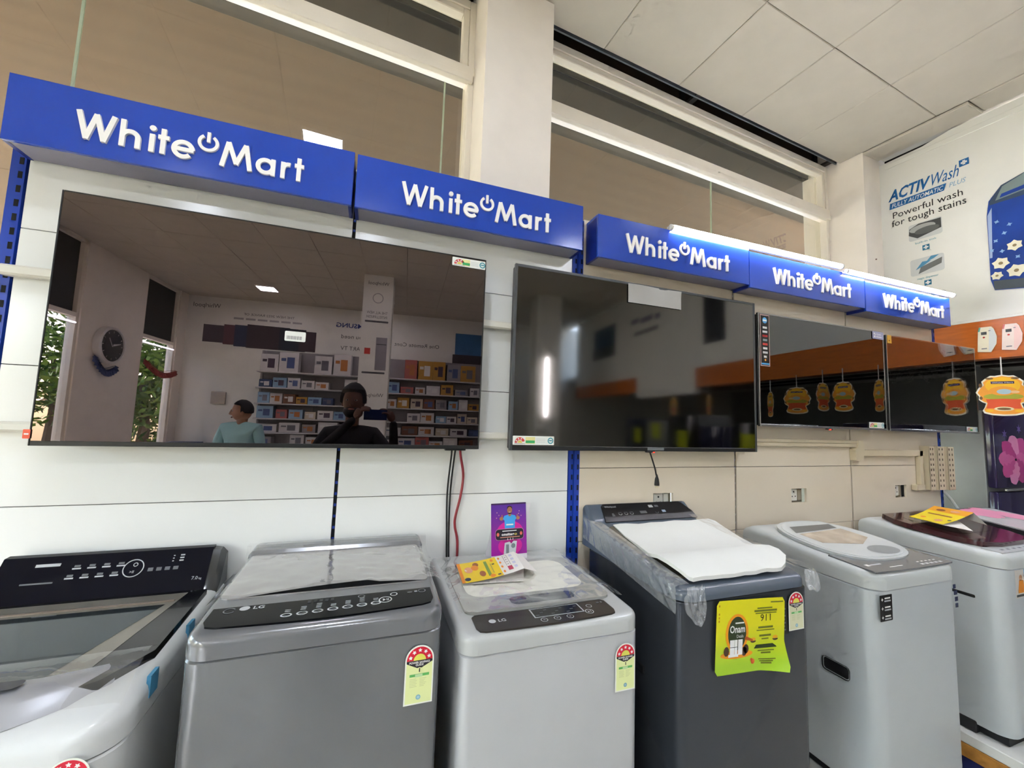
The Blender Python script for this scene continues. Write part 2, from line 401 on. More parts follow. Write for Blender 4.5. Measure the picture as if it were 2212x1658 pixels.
# ------------------------------------------------------------ printed matter on the bulkhead
blue_ink = M('ink_blue', '17629f', 0.5); black_ink = M('ink_black', '1f1c1c', 0.5); grey_ink = M('ink_grey', '77777a', 0.5)
white_ink = M('ink_white', 'e8e8e4', 0.45); lblue = M('ink_pale_blue', '8fb6cf', 0.5); teal = M('ink_teal', '2f8f9c', 0.5)
dgrey = M('ink_dark_grey', '454746', 0.5)
mk = Frame(W(RW-0.001, 0, 0), W(0, -1, 0), (0, 0, 1))     # right = towards the viewer, up
pr = MB()
sl = 0.0
pr.text(mk, 'ACTIV', -0.035, 3.415, 0.088, blue_ink, 0.001, bold=0.03, shear=0.2, width=0.235)
pr.text(mk, 'Wash', 0.205, 3.415, 0.095, blue_ink, 0.001, shear=0.2, width=0.155)
pr.rect(mk, 0.37, 0.42, 3.475, 3.525, 0.001, blue_ink)
pr.rect(mk, 0.388, 0.402, 3.484, 3.516, 0.0015, white_ink); pr.rect(mk, 0.379, 0.411, 3.493, 3.507, 0.0015, white_ink)
pr.poly(mk, [(-0.035, 3.345), (0.285, 3.345), (0.30, 3.395), (-0.03, 3.395)], 0.001, blue_ink)
pr.text(mk, 'FULLY AUTOMATIC', -0.022, 3.353, 0.034, white_ink, 0.0015, shear=0.2, bold=0.01, width=0.30)
pr.text(mk, 'PLUS', 0.31, 3.353, 0.036, lblue, 0.001, shear=0.2, width=0.085)
pr.text(mk, 'Powerful wash', -0.02, 3.262, 0.054, black_ink, 0.001, width=0.40)
pr.text(mk, 'for tough stains', -0.025, 3.195, 0.054, black_ink, 0.001, width=0.42)
def icon(b, z, kind):
    pr.poly(mk, rr2(b, b+0.19, z, z+0.13, 0.015), 0.001, M('icon_ground', 'c9ccc8', 0.5))
    if kind == 0:
        pr.poly(mk, [(b, z+0.05), (b+0.05, z+0.012), (b+0.185, z+0.045), (b+0.185, z+0.12), (b+0.06, z+0.125), (b+0.005, z+0.10)], 0.0014, dgrey)
        pr.disc(mk, b+0.08, z+0.085, 0.075, 0.0018, M('icon_light', 'a5a7a2', 0.5), ry=0.03); pr.disc(mk, b+0.105, z+0.06, 0.07, 0.0021, M('icon_drum', '5f625f', 0.5), ry=0.026)
    else:
        pr.poly(mk, [(b+0.045, z+0.01), (b+0.175, z+0.055), (b+0.18, z+0.10), (b+0.06, z+0.06)], 0.0014, M('icon_tray', '6b6d6b', 0.5))
        pr.poly(mk, [(b+0.03, z+0.045), (b+0.07, z+0.062), (b+0.12, z+0.095), (b+0.07, z+0.10)], 0.0018, M('icon_blue', '4f90b4', 0.5))
        pr.poly(mk, [(b+0.09, z+0.09), (b+0.135, z+0.105), (b+0.165, z+0.125), (b+0.12, z+0.128)], 0.0018, M('icon_blue', '4f90b4', 0.5))
icon(0.075, 3.03, 0); icon(0.075, 2.75, 1); icon(0.075, 2.47, 1)
for z, t in ((2.998, 'built-in sink'), (2.715, 'magic dispenser')): pr.text(mk, t, 0.17, z, 0.016, teal, 0.001, al='C', width=0.12)
for z in (2.935, 2.66):
    pr.rect(mk, 0.15, 0.19, z, z+0.04, 0.001, M('ink_teal_dark', '1d6c8c', 0.5)); pr.rect(mk, 0.165, 0.175, z+0.006, z+0.034, 0.0015, white_ink); pr.rect(mk, 0.156, 0.184, z+0.015, z+0.025, 0.0015, white_ink)
# other boards further along, seen blurred in the televisions
pr.rect(mk, 2.66, 3.05, 2.62, 3.30, 0.001, M('ink_near_black', '23252c', 0.4))
for (a_, z_, w_) in ((4.0, 3.22, 0.14), (4.2, 3.24, 0.35), (4.6, 3.27, 0.25)): pr.rect(mk, a_, a_+w_, z_, z_+0.09, 0.001, M('ink_violet_grey', '6d6a86', 0.5))
pr.rect(mk, 4.05, 4.75, 3.05, 3.12, 0.001, grey_ink)
pr.rect(mk, 5.4, 6.3, 3.05, 3.45, 0.001, M('ink_navy', '25425f', 0.5)); pr.rect(mk, 5.4, 6.35, 2.82, 3.05, 0.001, dgrey)
pr.build('printed_graphics', bh, smooth=0).matrix_parent_inverse = Matrix.Rotation(-SH, 4, 'Z')
# picture of the flowered blue washing machine, cut-out print on the bulkhead
pm = MB(); nav = M('print_navy', '1d3f8f', 0.3, var=0.25, scale=3); top_ = M('print_slate', '7e8e8c', 0.3)
pm.slab(mk, [(0.485, 2.60), (0.50, 2.525), (1.03, 2.44), (1.03, 3.27), (0.66, 3.27), (0.56, 3.235), (0.50, 3.15), (0.487, 3.05)], 0.001, 0.006, nav)
pm.poly(mk, [(0.502, 3.12), (1.03, 3.12), (1.03, 3.27), (0.66, 3.27), (0.56, 3.235), (0.505, 3.15)], 0.0065, M('print_dark_slate', '3c4d63', 0.3))
pm.poly(mk, [(0.53, 3.14), (1.0, 3.19), (1.0, 3.265), (0.66, 3.265), (0.565, 3.225)], 0.007, top_)
pm.poly(mk, [(0.55, 3.15), (1.0, 3.20), (1.0, 3.23), (0.56, 3.175)], 0.0075, nav)
pm.poly(mk, [(0.50, 2.528), (1.03, 2.445), (1.03, 2.51), (0.497, 2.59)], 0.0065, M('print_base', '474f55', 0.4))
pm.poly(mk, [(0.488, 2.75), (0.50, 2.75), (0.512, 3.1), (0.49, 3.05)], 0.0066, M('print_gleam', '9fb0d0', 0.4))
for (a, b, r) in ((0.535, 2.70, 0.042), (0.60, 2.80, 0.038), (0.60, 2.63, 0.045), (0.515, 2.62, 0.03), (0.70, 2.72, 0.05), (0.80, 2.85, 0.05), (0.9, 2.65, 0.05)):
    pm.star(mk, a, b, r, 0.008, M('print_petal', 'e6dfc2', 0.5), 6, 0.74, random.uniform(0, 70)); pm.disc(mk, a, b, r*0.25, 0.0085, M('print_pistil', '8a7a52', 0.5), 10)
for (a, b) in ((0.56, 2.90), (0.52, 2.86), (0.585, 2.95), (0.545, 2.78), (0.61, 2.72), (0.53, 2.99), (0.66, 2.9), (0.73, 2.98), (0.50, 2.80)):
    pm.star(mk, a, b, 0.014, 0.008, M('print_pale_petal', '8db2d8', 0.5), 4, 0.5, random.uniform(0, 90))
pm.build('washing_machine_picture', smooth=0, label='large cut-out picture of a navy washing machine with cream flowers on the right bulkhead', cat='picture')
# two stabiliser cut-outs on the orange band
cream = M('print_cream', 'e4dcc0', 0.4); pinkish = M('print_pinkish', 'ecd9cc', 0.4)
for k, (a, cc, nm) in enumerate(((0.405, cream, 'left'), (0.515, pinkish, 'right'))):
    mb = MB(); F = Frame(W(RW-0.012, -a, 2.11), W(0, -1, 0), (0, 0, 1))
    mb.slab(F, [(0, 0.005), (0.062, -0.004), (0.088, 0.05), (0.092, 0.10), (0.08, 0.155), (0.07, 0.17), (0.014, 0.172), (0.008, 0.14)], 0, 0.006, cc)
    mb.rect(F, 0.022, 0.048, 0.118, 0.138, 0.0066, dgrey); mb.rect(F, 0.056, 0.066, 0.14, 0.145, 0.0066, grey_ink)
    mb.disc(F, 0.034, 0.1, 0.006, 0.0066, M('ink_red', 'c03a34', 0.5), 8); mb.rect(F, 0.02, 0.045, 0.02, 0.027, 0.0066, grey_ink)
    mb.poly(F, [(0.052, 0.008), (0.062, 0.0), (0.087, 0.052), (0.09, 0.10), (0.078, 0.155), (0.06, 0.16)], 0.0063, M('print_shade_%d' % k, 'cfd3cf' if k == 0 else 'ecc8bd', 0.4))
    mb.poly(F, [(0.008, 0.142), (0.016, 0.142), (0.022, 0.171), (0.014, 0.171)], 0.0068, M('print_corner_%d' % k, '5aa79a' if k == 0 else 'd8746c', 0.4))
    mb.build('voltage_stabiliser_cutout', smooth=0, label=('cream' if k == 0 else 'pinkish')+' flat cut-out of a voltage stabiliser on the orange band, '+nm+' one', cat='cut-out')

# ------------------------------------------------------------ ceiling lamps
lamp_em = M('lamp_diffuser', 'e9f0ff', 0.5, emit=LAMP, var=0)
lf = M('lamp_rim', 'e8e6df', 0.4)
lamps = [(-0.36, -1.18, 'nearest the racks'), (-2.23, -3.55, 'on the left in the middle row'), (-0.45, -3.78, 'in the middle row'), (-2.5, -6.75, 'by the far wall on the left'), (-0.4, -6.75, 'by the far wall'), (2.5, -2.0, 'on the right near the bulkhead'), (2.1, -3.5, 'on the right in the middle')]
l0 = None
for a, b, nm in lamps:
    p = W(a, b, CZ-0.014)
    lb = 'square recessed ceiling lamp '+nm
    if l0 is None:
        l0 = thing('ceiling_lamp', lb, 'lamp', p, SH, 'recessed ceiling lamps')
        r_ = MB()
        for (x0, x1, y0, y1) in ((-.16, .16, -.16, -.145), (-.16, .16, .145, .16), (-.16, -.145, -.145, .145), (.145, .16, -.145, .145)): r_.box(x0, x1, y0, y1, -0.004, 0.012, lf)
        r_.build('rim', l0, smooth=0); MB().box(-.145, .145, -.145, .145, 0.0, 0.010, lamp_em).build('diffuser', l0, smooth=0)
    else: dup(l0, p, SH, lb)

for a, b, nm in ((5.0, -0.6, 'over the purple refrigerator'), (5.6, -3.0, 'over the refrigerator row')):  # lamps added to brighten the dim side room
    o = dup(l0, W(a, b, 2.43), SH, 'added square fill lamp in the side room '+nm)
# ============================================================ racks
wpanel = M('panel_white_gloss', 'e6e7e3', 0.16, var=0.015, scale=3)
bpanel = M('panel_beige_gloss', 'ddd0bb', 0.22, var=0.02, scale=3)
rblue = M('rack_blue', '1b3fa6', 0.35, var=0.05); rdark = M('rack_slot', '05070d', 0.8)
def rack(name, label, xs, rows, mat, posts, y0=0.0):
    t = thing(name, label, 'display rack', ((xs[0]+xs[-1])/2, y0, 0)); ox = (xs[0]+xs[-1])/2
    hs_ = [(a-ox, b-ox) for a, b in sock] if mat is bpanel else []
    bp_ = MB(); xa = xs[0]-ox
    for (a, b) in hs_+[(xs[-1]-ox, xs[-1]-ox)]:
        bp_.box(xa, a-0.02, 0.0125, 0.0138, rows[0], rows[-1], rdark)
        if b > a: bp_.box(a-0.02, b+0.02, 0.0125, 0.0138, rows[0], 1.12, rdark).box(a-0.02, b+0.02, 0.0125, 0.0138, 1.24, rows[-1], rdark)
        xa = b+0.02
    bp_.build('light_stop_plate', t, smooth=0)  # unseen dark plate added to stop window light leaking through the panel seams
    for i in range(len(xs)-1):
        for j in range(len(rows)-1):
            x0, x1 = xs[i]+0.006-ox, xs[i+1]-0.006-ox; z0, z1 = rows[j]+0.0012, rows[j+1]-0.0012
            if mat is bpanel and j == 2:            # the row with the socket openings
                h0, h1 = sock[i][0]-ox, sock[i][1]-ox
                mb = MB()
                for (a, b, c, d) in ((x0, h0, z0, z1), (h1, x1, z0, z1), (h0, h1, z0, 1.142), (h0, h1, 1.218, z1)): mb.box(a, b, 0, 0.012, c, d, mat)
                mb.build('panel', t, smooth=0); continue
            MB().rbox(x0, x1, 0, 0.012, z0, z1, 0.001, mat, 1).build('panel', t, smooth=0)
    for (p0, p1, ya) in posts:
        po = MB().box(p0-ox, p1-ox, ya, 0.05, 0.02, 2.49, rblue).build('post', t, smooth=0)
        sl_ = MB(); z = 0.3
        while z < 2.46:
            sl_.box(p0-ox+(p1-p0)*0.55, p0-ox+(p1-p0)*0.85, ya-0.0006, ya+0.002, z, z+0.022, rdark); z += 0.045
        sl_.build('slots', po, smooth=0, kind='stuff')
    for x in xs[1:-1]:
        po = MB().box(x-0.004-ox, x+0.004-ox, 0.008, 0.05, 0.02, 2.49, rblue).build('post', t, smooth=0)
        sl_ = MB(); z = 0.3
        while z < 2.46: sl_.box(x-0.0045-ox, x+0.0045-ox, 0.0072, 0.009, z, z+0.03, rdark); z += 0.04
        sl_.build('slots', po, smooth=0, kind='stuff')
    return t
sock = [(1.293, 1.410), (2.214, 2.332), (3.121, 3.232)]
rack('display_rack', 'white panelled display rack with blue slotted posts on the left', [-1.053, -0.105, 0.842], [0.40, 0.82, 1.242, 1.661, 2.081, 2.50], wpanel, [(-1.088, -1.053, -0.002), (0.842, 0.866, 0.004)])
rack('display_rack', 'beige panelled display rack with power sockets on the right', [0.888, 1.812, 2.716, 3.60], [0.38, 0.70, 1.02, 1.34, 1.66, 1.98, 2.50], bpanel, [(0.867, 0.893, -0.002), (3.60, 3.625, 0.0)])
# white trunking running across the left rack
trunk_m = M('trunking_white', 'dcd9cd', 0.4)
for z0, z1, nm in ((1.925, 1.957, 'upper'), (1.463, 1.492, 'lower')):
    t = thing('cable_trunking', nm+' white cable trunking crossing the left rack behind the large television', 'trunking', (-0.105, -0.001, z0))
    MB().rbox(-0.96, 0.93, -0.028, 0, 0, z1-z0, 0.003, trunk_m, 1).build('channel', t, smooth=0)
    MB().rbox(-0.962, 0.932, -0.032, -0.024, 0.004, z1-z0-0.004, 0.002, trunk_m, 1).build('cover', t, smooth=0)
# sockets in the beige panels
sk = M('socket_white', 'e6e4da', 0.3); hole = M('socket_hole', '1c1a18', 0.7); recess = M('socket_recess', 'a59a86', 0.7)
for i, (a0, a1) in enumerate(sock):
    nm = ('left', 'middle', 'right')[i]
    t = thing('power_socket', 'white three-pin power socket in the '+nm+' opening of the beige rack', 'socket', (a0, 0.012, 1.142), 0, 'power sockets')
    MB().box(-0.02, a1-a0+0.02, 0.03, 0.035, -0.02, 0.096, recess).build('back_box', t, smooth=0)
    pl = MB().rbox(0.022, 0.078, 0.012, 0.03, 0.004, 0.07, 0.003, sk, 1).build('socket_plate', t)
    F = front(0.05, 0.0118, 0.037); mb = MB()
    mb.disc(F, 0, 0.017, 0.005, 0, hole, 10); mb.disc(F, -0.012, -0.008, 0.004, 0, hole, 10); mb.disc(F, 0.012, -0.008, 0.004, 0, hole, 10)
    mb.build('pin_holes', pl, smooth=0)
    MB().rbox(0.084, a1-a0-0.004, 0.014, 0.03, 0.006, 0.068, 0.003, sk if i == 0 else recess, 1).build('switch', t)
# beige trunking run with an elbow and the slotted bracket plates
tb = M('trunking_beige', 'd0c2a6', 0.45)
t = thing('cable_trunking', 'beige trunking under the right televisions with elbow and drop', 'trunking', (2.7, -0.001, 1.18))
ox, oz = 2.7, 1.18
def tp(n, *b): return MB().rbox(b[0]-ox, b[1]-ox, b[2], b[3], b[4]-oz, b[5]-oz, 0.003, tb, 1).build(n, t, smooth=0)
tp('channel', 1.90, 2.76, -0.024, 0, 1.451, 1.473); tp('channel', 1.90, 2.76, -0.03, 0, 1.473, 1.492)
tp('channel', 2.74, 3.38, -0.026, 0, 1.399, 1.437); tp('drop', 3.335, 3.37, -0.026, 0, 1.185, 1.437); tp('channel', 3.28, 3.37, -0.03, 0, 1.185, 1.222)
el = MB(); F = front(2.735-ox, -0.031, 1.43-oz)
el.slab(F, [(-0.03, -0.055), (0.01, -0.058), (0.035, -0.04), (0.045, -0.01), (0.045, 0.04), (0.03, 0.062), (-0.005, 0.062), (-0.01, 0.02), (-0.035, 0.005)], -0.03, 0.004, tb); el.build('elbow', t)
for k, (x0, x1) in enumerate(((3.385, 3.44), (3.448, 3.52), (3.53, 3.60))):
    nm = ('left', 'middle', 'right')[k]
    mb = MB(); mb.rbox(0, x1-x0, -0.05-0.012*k, -0.046-0.012*k, 0, 0.275, 0.0012, tb, 1).box(0, 0.004, -0.05-0.012*k, -0.001, 0, 0.275, tb)
    o = mb.build('slotted_bracket', loc=(x0, 0, 1.19), smooth=0, label='beige slotted steel bracket plate beside the trunking drop, '+nm+' of three', cat='bracket', group='slotted bracket plates')
    s2 = MB()
    for q in range(8):
        for c in (0.25, 0.7): s2.box((x1-x0)*c-0.004, (x1-x0)*c+0.004, -0.0506-0.012*k, -0.0495-0.012*k, 0.02+q*0.033, 0.034+q*0.033, M('slot_brown', '4d4234', 0.8))
    s2.build('slots', o, smooth=0, kind='stuff')

# ============================================================ signs
sblue = M('sign_blue_plastic', '1f46b0', 0.16, var=0.03, coat=0.3); sdark = M('sign_blue_end', '152a80', 0.4)
sunder = M('sign_underside_shade', '8d8b9c', 0.5); letter_m = M('letter_white_acrylic', 'f0eee8', 0.35, var=0.01)  # underside plate is whitish; its shade is put into the grey
def arc(cx, cy, r, t0, t1, n=14, k=1.0): return [(cx+r*math.cos(R(t0+(t1-t0)*i/n)), cy+k*r*math.sin(R(t0+(t1-t0)*i/n))) for i in range(n+1)]
SW = 0.0135
def letters():
    c, x = 0.086, 0.058; h = SW/2; L = []
    L.append(('W', [[(0.004, c), (0.0265, 0.0)], [(0.0255, 0.0), (0.0475, c-0.004)], [(0.0465, c-0.004), (0.0685, 0.0)], [(0.0675, 0.0), (0.090, c)]]))
    L.append(('h', [[(0.111, 0), (0.111, c)], [(0.111, 0.030)]+arc(0.1305, x-0.0265, 0.0195, 175, 0, 12)+[(0.150, 0)]]))
    L.append(('i', [[(0.1845, 0), (0.1845, x)]]))
    L.append(('t', [[(0.213, 0), (0.213, c-0.004)], [(0.1995, x-0.004), (0.2285, x-0.004)]]))
    ce = 0.266
    L.append(('e', [arc(ce, x/2, x/2-h+0.002, 0, 318, 26), [(ce-x/2+h, x/2), (ce+x/2-h+0.006, x/2)]]))
    L.append(('power', [arc(0.331, 0.068, 0.0245, 122, 418, 30), [(0.331, 0.070), (0.331, 0.104)]]))
    L.append(('M', [[(0.372, 0), (0.387, c)], [(0.387, c), (0.4125, 0.014)], [(0.4115, 0.014), (0.437, c)], [(0.437, c), (0.452, 0)]]))
    ca = 0.4965
    L.append(('a', [arc(ca, x/2, x/2-h, 0, 360, 26), [(ca+x/2-h, 0), (ca+x/2-h, x)]]))
    L.append(('r', [[(0.5485, 0), (0.5485, x)], [(0.5485, 0.032)]+arc(0.566, x-0.0225, 0.0165, 170, 75, 8)]))
    L.append(('t', [[(0.597, 0), (0.597, c-0.004)], [(0.5835, x-0.004), (0.6125, x-0.004)]]))
    return L
ldata = {}
def sign(x0, x1, zb, h, tx, label, endcap):
    t = thing('shop_sign', label, 'sign', (x0, -0.004, zb), 0, 'blue shop signs over the racks')
    w = x1-x0; d = 0.105
    b = MB()
    b.rbox(0, w, -d, -d+0.012, 0, h, 0.0015, sblue, 1).box(0, w, -d+0.012, 0.0, h-0.012, h, sblue).box(0, 0.012, -d+0.012, 0, 0, h-0.012, sdark).box(w-0.012, w, -d+0.012, 0, 0, h-0.012, sdark)
    b.build('fascia_box', t, smooth=0)
    MB().box(0.012 if endcap else 0.004, w-0.004, -d+0.010, -0.002, 0.001, 0.004, sunder).build('underside', t, smooth=0)
    z = 0.046*h/0.2
    for k, (nm, st) in enumerate(letters()):
        key = (nm, k)
        if key not in ldata:
            mb = MB(); F = front(0, 0, 0); lift = 0.0
            for j, s in enumerate(st):
                mb.stroke(F, s, SW if nm != 'power' else 0.0095, 0, 0.007+0.0003*j, letter_m)
            if nm == 'i': mb.slab(F, arc(0.1845, 0.0775, 0.0088, 0, 342, 18), 0, 0.007, letter_m)
            o = mb.build('power_symbol' if nm == 'power' else 'letter', t, loc=(tx, -d, z), smooth=30); ldata[key] = o
        else:
            o = ldata[key].copy(); col.objects.link(o); o.parent = t; o.location = (tx, -d, z)
    return t
sign(-1.048, -0.113, 2.297, 0.203, 0.163, 'blue lettered sign at the far left end over the largest television', True)
sign(-0.103, 0.829, 2.294, 0.202, 0.162, 'blue sign with white lettering second from the left, between two televisions', False)
sign(0.905, 1.801, 2.280, 0.198, 0.146, 'blue sign with white lettering third from the left, left end of the beige rack', True)
sign(1.805, 2.712, 2.268, 0.192, 0.165, 'blue lettered sign fourth from the left, below the end of the longer tube', False)
sign(2.718, 3.572, 2.254, 0.188, 0.160, 'blue sign with white lettering at the far right end beside the bulkhead', True)

# LED battens on the signs
tube_em = M('led_tube', 'f8f6ff', 0.4, emit=TUBE, var=0); cap_m = M('led_cap', 'd9d7d2', 0.5)
for k, (x0, x1, z, y, nm) in enumerate(((1.290, 2.506, 2.487, -0.112, 'longer bright LED tube across the third and fourth blue signs'), (2.52, 3.585, 2.462, -0.118, 'bright LED tube along the top of the rightmost blue sign'))):
    t = thing('led_tube_light', nm, 'tube light', (x0, y, z-0.012), 0, 'LED tubes on the signs')
    L = x1-x0; zz = -0.012*k
    MB().rbox(0, L, -0.004, 0.016, 0.0, 0.02, 0.003, cap_m, 1).build('batten', t, smooth=0)
    tu = MB().tube([(0.012, -0.008, 0.010), (L-0.012, -0.008, 0.010)], 0.0125, tube_em, 12); tu.build('tube', t)
    for x in (0.0, L-0.014): MB().tube([(x, -0.008, 0.010), (x+0.014, -0.008, 0.010)], 0.0132, cap_m, 12).build('end_cap', t)

# ============================================================ televisions
tvb = M('tv_black_plastic', '1a1a1b', 0.35); tvg = M('tv_grey_rim', '4c4e50', 0.35, metal=0.4)
def screen_mat(name, refl, rough):
    if name in MATS: return MATS[name]
    m = bpy.data.materials.new(name); m.use_nodes = True; nt = m.node_tree; b = nt.nodes['Principled BSDF']
    b.inputs['Base Color'].default_value = refl+[1]; b.inputs['Metallic'].default_value = 1.0; b.inputs['Roughness'].default_value = rough
    tc = nt.nodes.new('ShaderNodeTexCoord'); nz = nt.nodes.new('ShaderNodeTexNoise'); nz.inputs['Scale'].default_value = 2.0
    mr = nt.nodes.new('ShaderNodeMapRange'); mr.inputs['To Min'].default_value = rough*0.9; mr.inputs['To Max'].default_value = rough*1.1
    nt.links.new(tc.outputs['Object'], nz.inputs['Vector']); nt.links.new(nz.outputs['Fac'], mr.inputs['Value']); nt.links.new(mr.outputs[0], b.inputs['Roughness'])
    MATS[name] = m
    return m
stw = M('sticker_white', 'e2e4df', 0.35, var=0.01); st_green = M('ink_green', '3aa862', 0.5); st_red = M('ink_sticker_red', 'cf3a38', 0.5); st_yel = M('ink_pale_yellow', 'e6dd9a', 0.5)
def energy_strip(F, w, h, mb):
    """wide low energy sticker used on televisions"""
    mb.rrect(F, 0, w, 0, h, h*0.08, 0.0006, stw)
    mb.ring(F, h*0.85, h*0.22, h*0.34, h*0.62, 0.0009, st_red, 14, 20, 180); mb.disc(F, h*0.85, h*0.22, h*0.28, 0.0009, M('ink_gold', 'd8c45a', 0.5), 14, t0=0, t1=180)
    for a in (150, 110, 70): mb.disc(F, h*0.85+h*0.48*math.cos(R(a)), h*0.22+h*0.48*math.sin(R(a)), h*0.09, 0.0011, stw, 8)
    mb.rect(F, h*0.2, h*1.5, h*0.1, h*0.15, 0.0009, grey_ink)
    mb.rect(F, w*0.30, w*0.53, h*0.12, h*0.88, 0.0009, st_yel); mb.rect(F, w*0.305, w*0.525, h*0.2, h*0.5, 0.0012, st_green)
    for q in range(3): mb.rect(F, w*0.56, w*0.78, h*(0.3+0.18*q), h*(0.34+0.18*q), 0.0009, M('ink_faint', 'bcc0bf', 0.6))
    mb.ring(F, w*0.91, h*0.5, h*0.24, h*0.36, 0.0009, teal, 16); mb.rect(F, w*0.91-h*0.2, w*0.91+h*0.2, h*0.45, h*0.58, 0.001, teal)
def tv(x0, x1, z0, z1, yf, label, smat, bez, rim, chin):
    w, h = x1-x0, z1-z0
    t = thing('television', label, 'television', (x0, yf, z0), 0, 'televisions on the racks')
    MB().rbox(0.004, w-0.004, 0.006, 0.045, 0.004, h-0.004, 0.006, tvb, 2).build('housing', t)
    MB().rbox(w*0.2, w*0.8, 0.045, 0.054, h*0.15, h*0.7, 0.006, tvb, 1).build('rear_cover', t)
    MB().box(w*0.4, w*0.6, 0.054, -yf-0.002, 0.16, 0.40, steel).build('wall_mount', t, smooth=0)
    bz = MB()
    for k_, (a, b, c, d) in enumerate(((0, bez, 0, h), (w-bez, w, 0, h), (bez, w-bez, h-bez, h), (bez, w-bez, 0, chin))): bz.rbox(a, b, -0.002, 0.012, c, d, 0.0012, tvb if (k_ == 3 and rim is tvg) else rim, 1)
    bz.build('bezel', t, smooth=0)
    MB().box(bez, w-bez, 0.0, 0.004, chin, h-bez, smat).build('screen', t, smooth=0)
    return t
scr1 = screen_mat('screen_mirror_black', [0.195, 0.163, 0.166], 0.008)
scr2 = screen_mat('screen_satin_black', [0.12, 0.112, 0.104], 0.06)
scr3 = screen_mat('screen_gloss_black', [0.10, 0.10, 0.098], 0.02)
scr4 = screen_mat('screen_gloss_black_clear', [0.16, 0.157, 0.155], 0.006)
t1 = tv(-0.909, 0.402, 1.428, 2.185, -0.09, 'largest black television on the left, mirroring the shop', scr1, 0.004, tvb, 0.014)
t2 = tv(0.528, 1.856, 1.425, 2.194, -0.09, 'grey-rimmed television second from the left, with a blurred reflection', scr2, 0.012, tvg, 0.018)
t3 = tv(1.879, 2.900, 1.556, 2.150, -0.09, 'smaller television third from the left, with a dark app strip', scr3, 0.007, M('tv_silver_rim', '9b9a98', 0.25, metal=0.8), 0.012)
t4 = tv(2.925, 3.872, 1.556, 2.137, -0.09, 'small television at the right end, still in clear film', scr4, 0.006, M('tv_chrome_rim', 'b4b4b2', 0.15, metal=0.9), 0.014)
# stickers
mb = MB(); energy_strip(front(1.173, -0.0032, 0.714), 0.134, 0.034, mb); mb.build('energy_sticker', t1, smooth=0)
mb = MB(); energy_strip(front(0.012, -0.0032, 0.022), 0.182, 0.036, mb); mb.build('energy_sticker', t2, smooth=0)
mb = MB(); energy_strip(front(0.85, -0.0032, 0.012), 0.135, 0.034, mb); mb.build('energy_sticker', t3, smooth=0)
mb = MB(); energy_strip(front(0.79, -0.0032, 0.012), 0.125, 0.032, mb); mb.build('energy_sticker', t4, smooth=0)
# dark strip of app tiles and barcode label on the first television
mb = MB(); F = front(0, -0.0008, 0); ds = [M('app_strip_%d' % i, c, 0.5, spec=0.1) for i, c in enumerate(('1d1216', '2a1418', '14121e', '1b1013', '0f0d14'))]
for i, (a0, a1, b0, b1) in enumerate(((0.384, 0.46, 0.336, 0.392), (0.44, 0.50, 0.332, 0.397), (0.47, 0.53, 0.328, 0.399), (0.505, 0.63, 0.326, 0.404), (0.60, 0.68, 0.326, 0.402), (0.66, 0.712, 0.328, 0.397))):
    mb.rect(F, a0, a1, b0, b1, 0.0004+0.0002*i, ds[i % 5])
mb.build('app_strip', t1, smooth=0)
mb = MB(); mb.rrect(F, 0.616, 0.680, 0.360, 0.394, 0.004, 0.002, stw)
for q in range(16): mb.rect(F, 0.622+q*0.003, 0.6232+q*0.003+(q % 3)*0.0004, 0.366, 0.378, 0.0023, grey_ink)
mb.build('barcode_label', t1, smooth=0)
mb = MB(); mb.rrect(front(-0.012, -0.0035, 0.02), 0, 0.016, 0, 0.026, 0.002, 0, M('sticker_red_orange', 'e4593a', 0.4)); mb.rect(front(-0.012, -0.0038, 0.02), 0.003, 0.013, 0.011, 0.015, 0.0002, stw); mb.build('corner_tag', t1, smooth=0)
MB().rbox(1.18, 1.26, -0.002, 0.02, -0.006, 0.0, 0.002, tvb, 1).build('sensor_bar', t1)
# pale tape on the second television, LED and maker plate
mb = MB(); F = front(0.548, -0.0045, 0.674); mb.grid([[F(0.30*i/8, 0.088*j/3+0.0, 0.0005+(0.004*math.sin(i*0.9) if j == 3 else 0)) for i in range(9)] for j in range(4)], M('tape_pale', 'a8a6a1', 0.4)); mb.build('protective_tape', t2)
ldm = M('standby_red', 'ff2a18', 0.4, emit=3.0)
MB().rbox(0.655, 0.70, -0.006, 0.012, -0.006, 0.0, 0.002, tvb, 1).build('sensor_bar', t2); MB().rbox(0.688, 0.696, -0.008, 0.0, -0.007, -0.003, 0.001, ldm, 1).build('standby_light', t2)
mb = MB(); mb.rect(front(0.66, -0.0028, 0.004), 0, 0.09, 0, 0.012, 0, M('label_smoke', '6f7272', 0.3)); mb.build('maker_plate', t2, smooth=0)
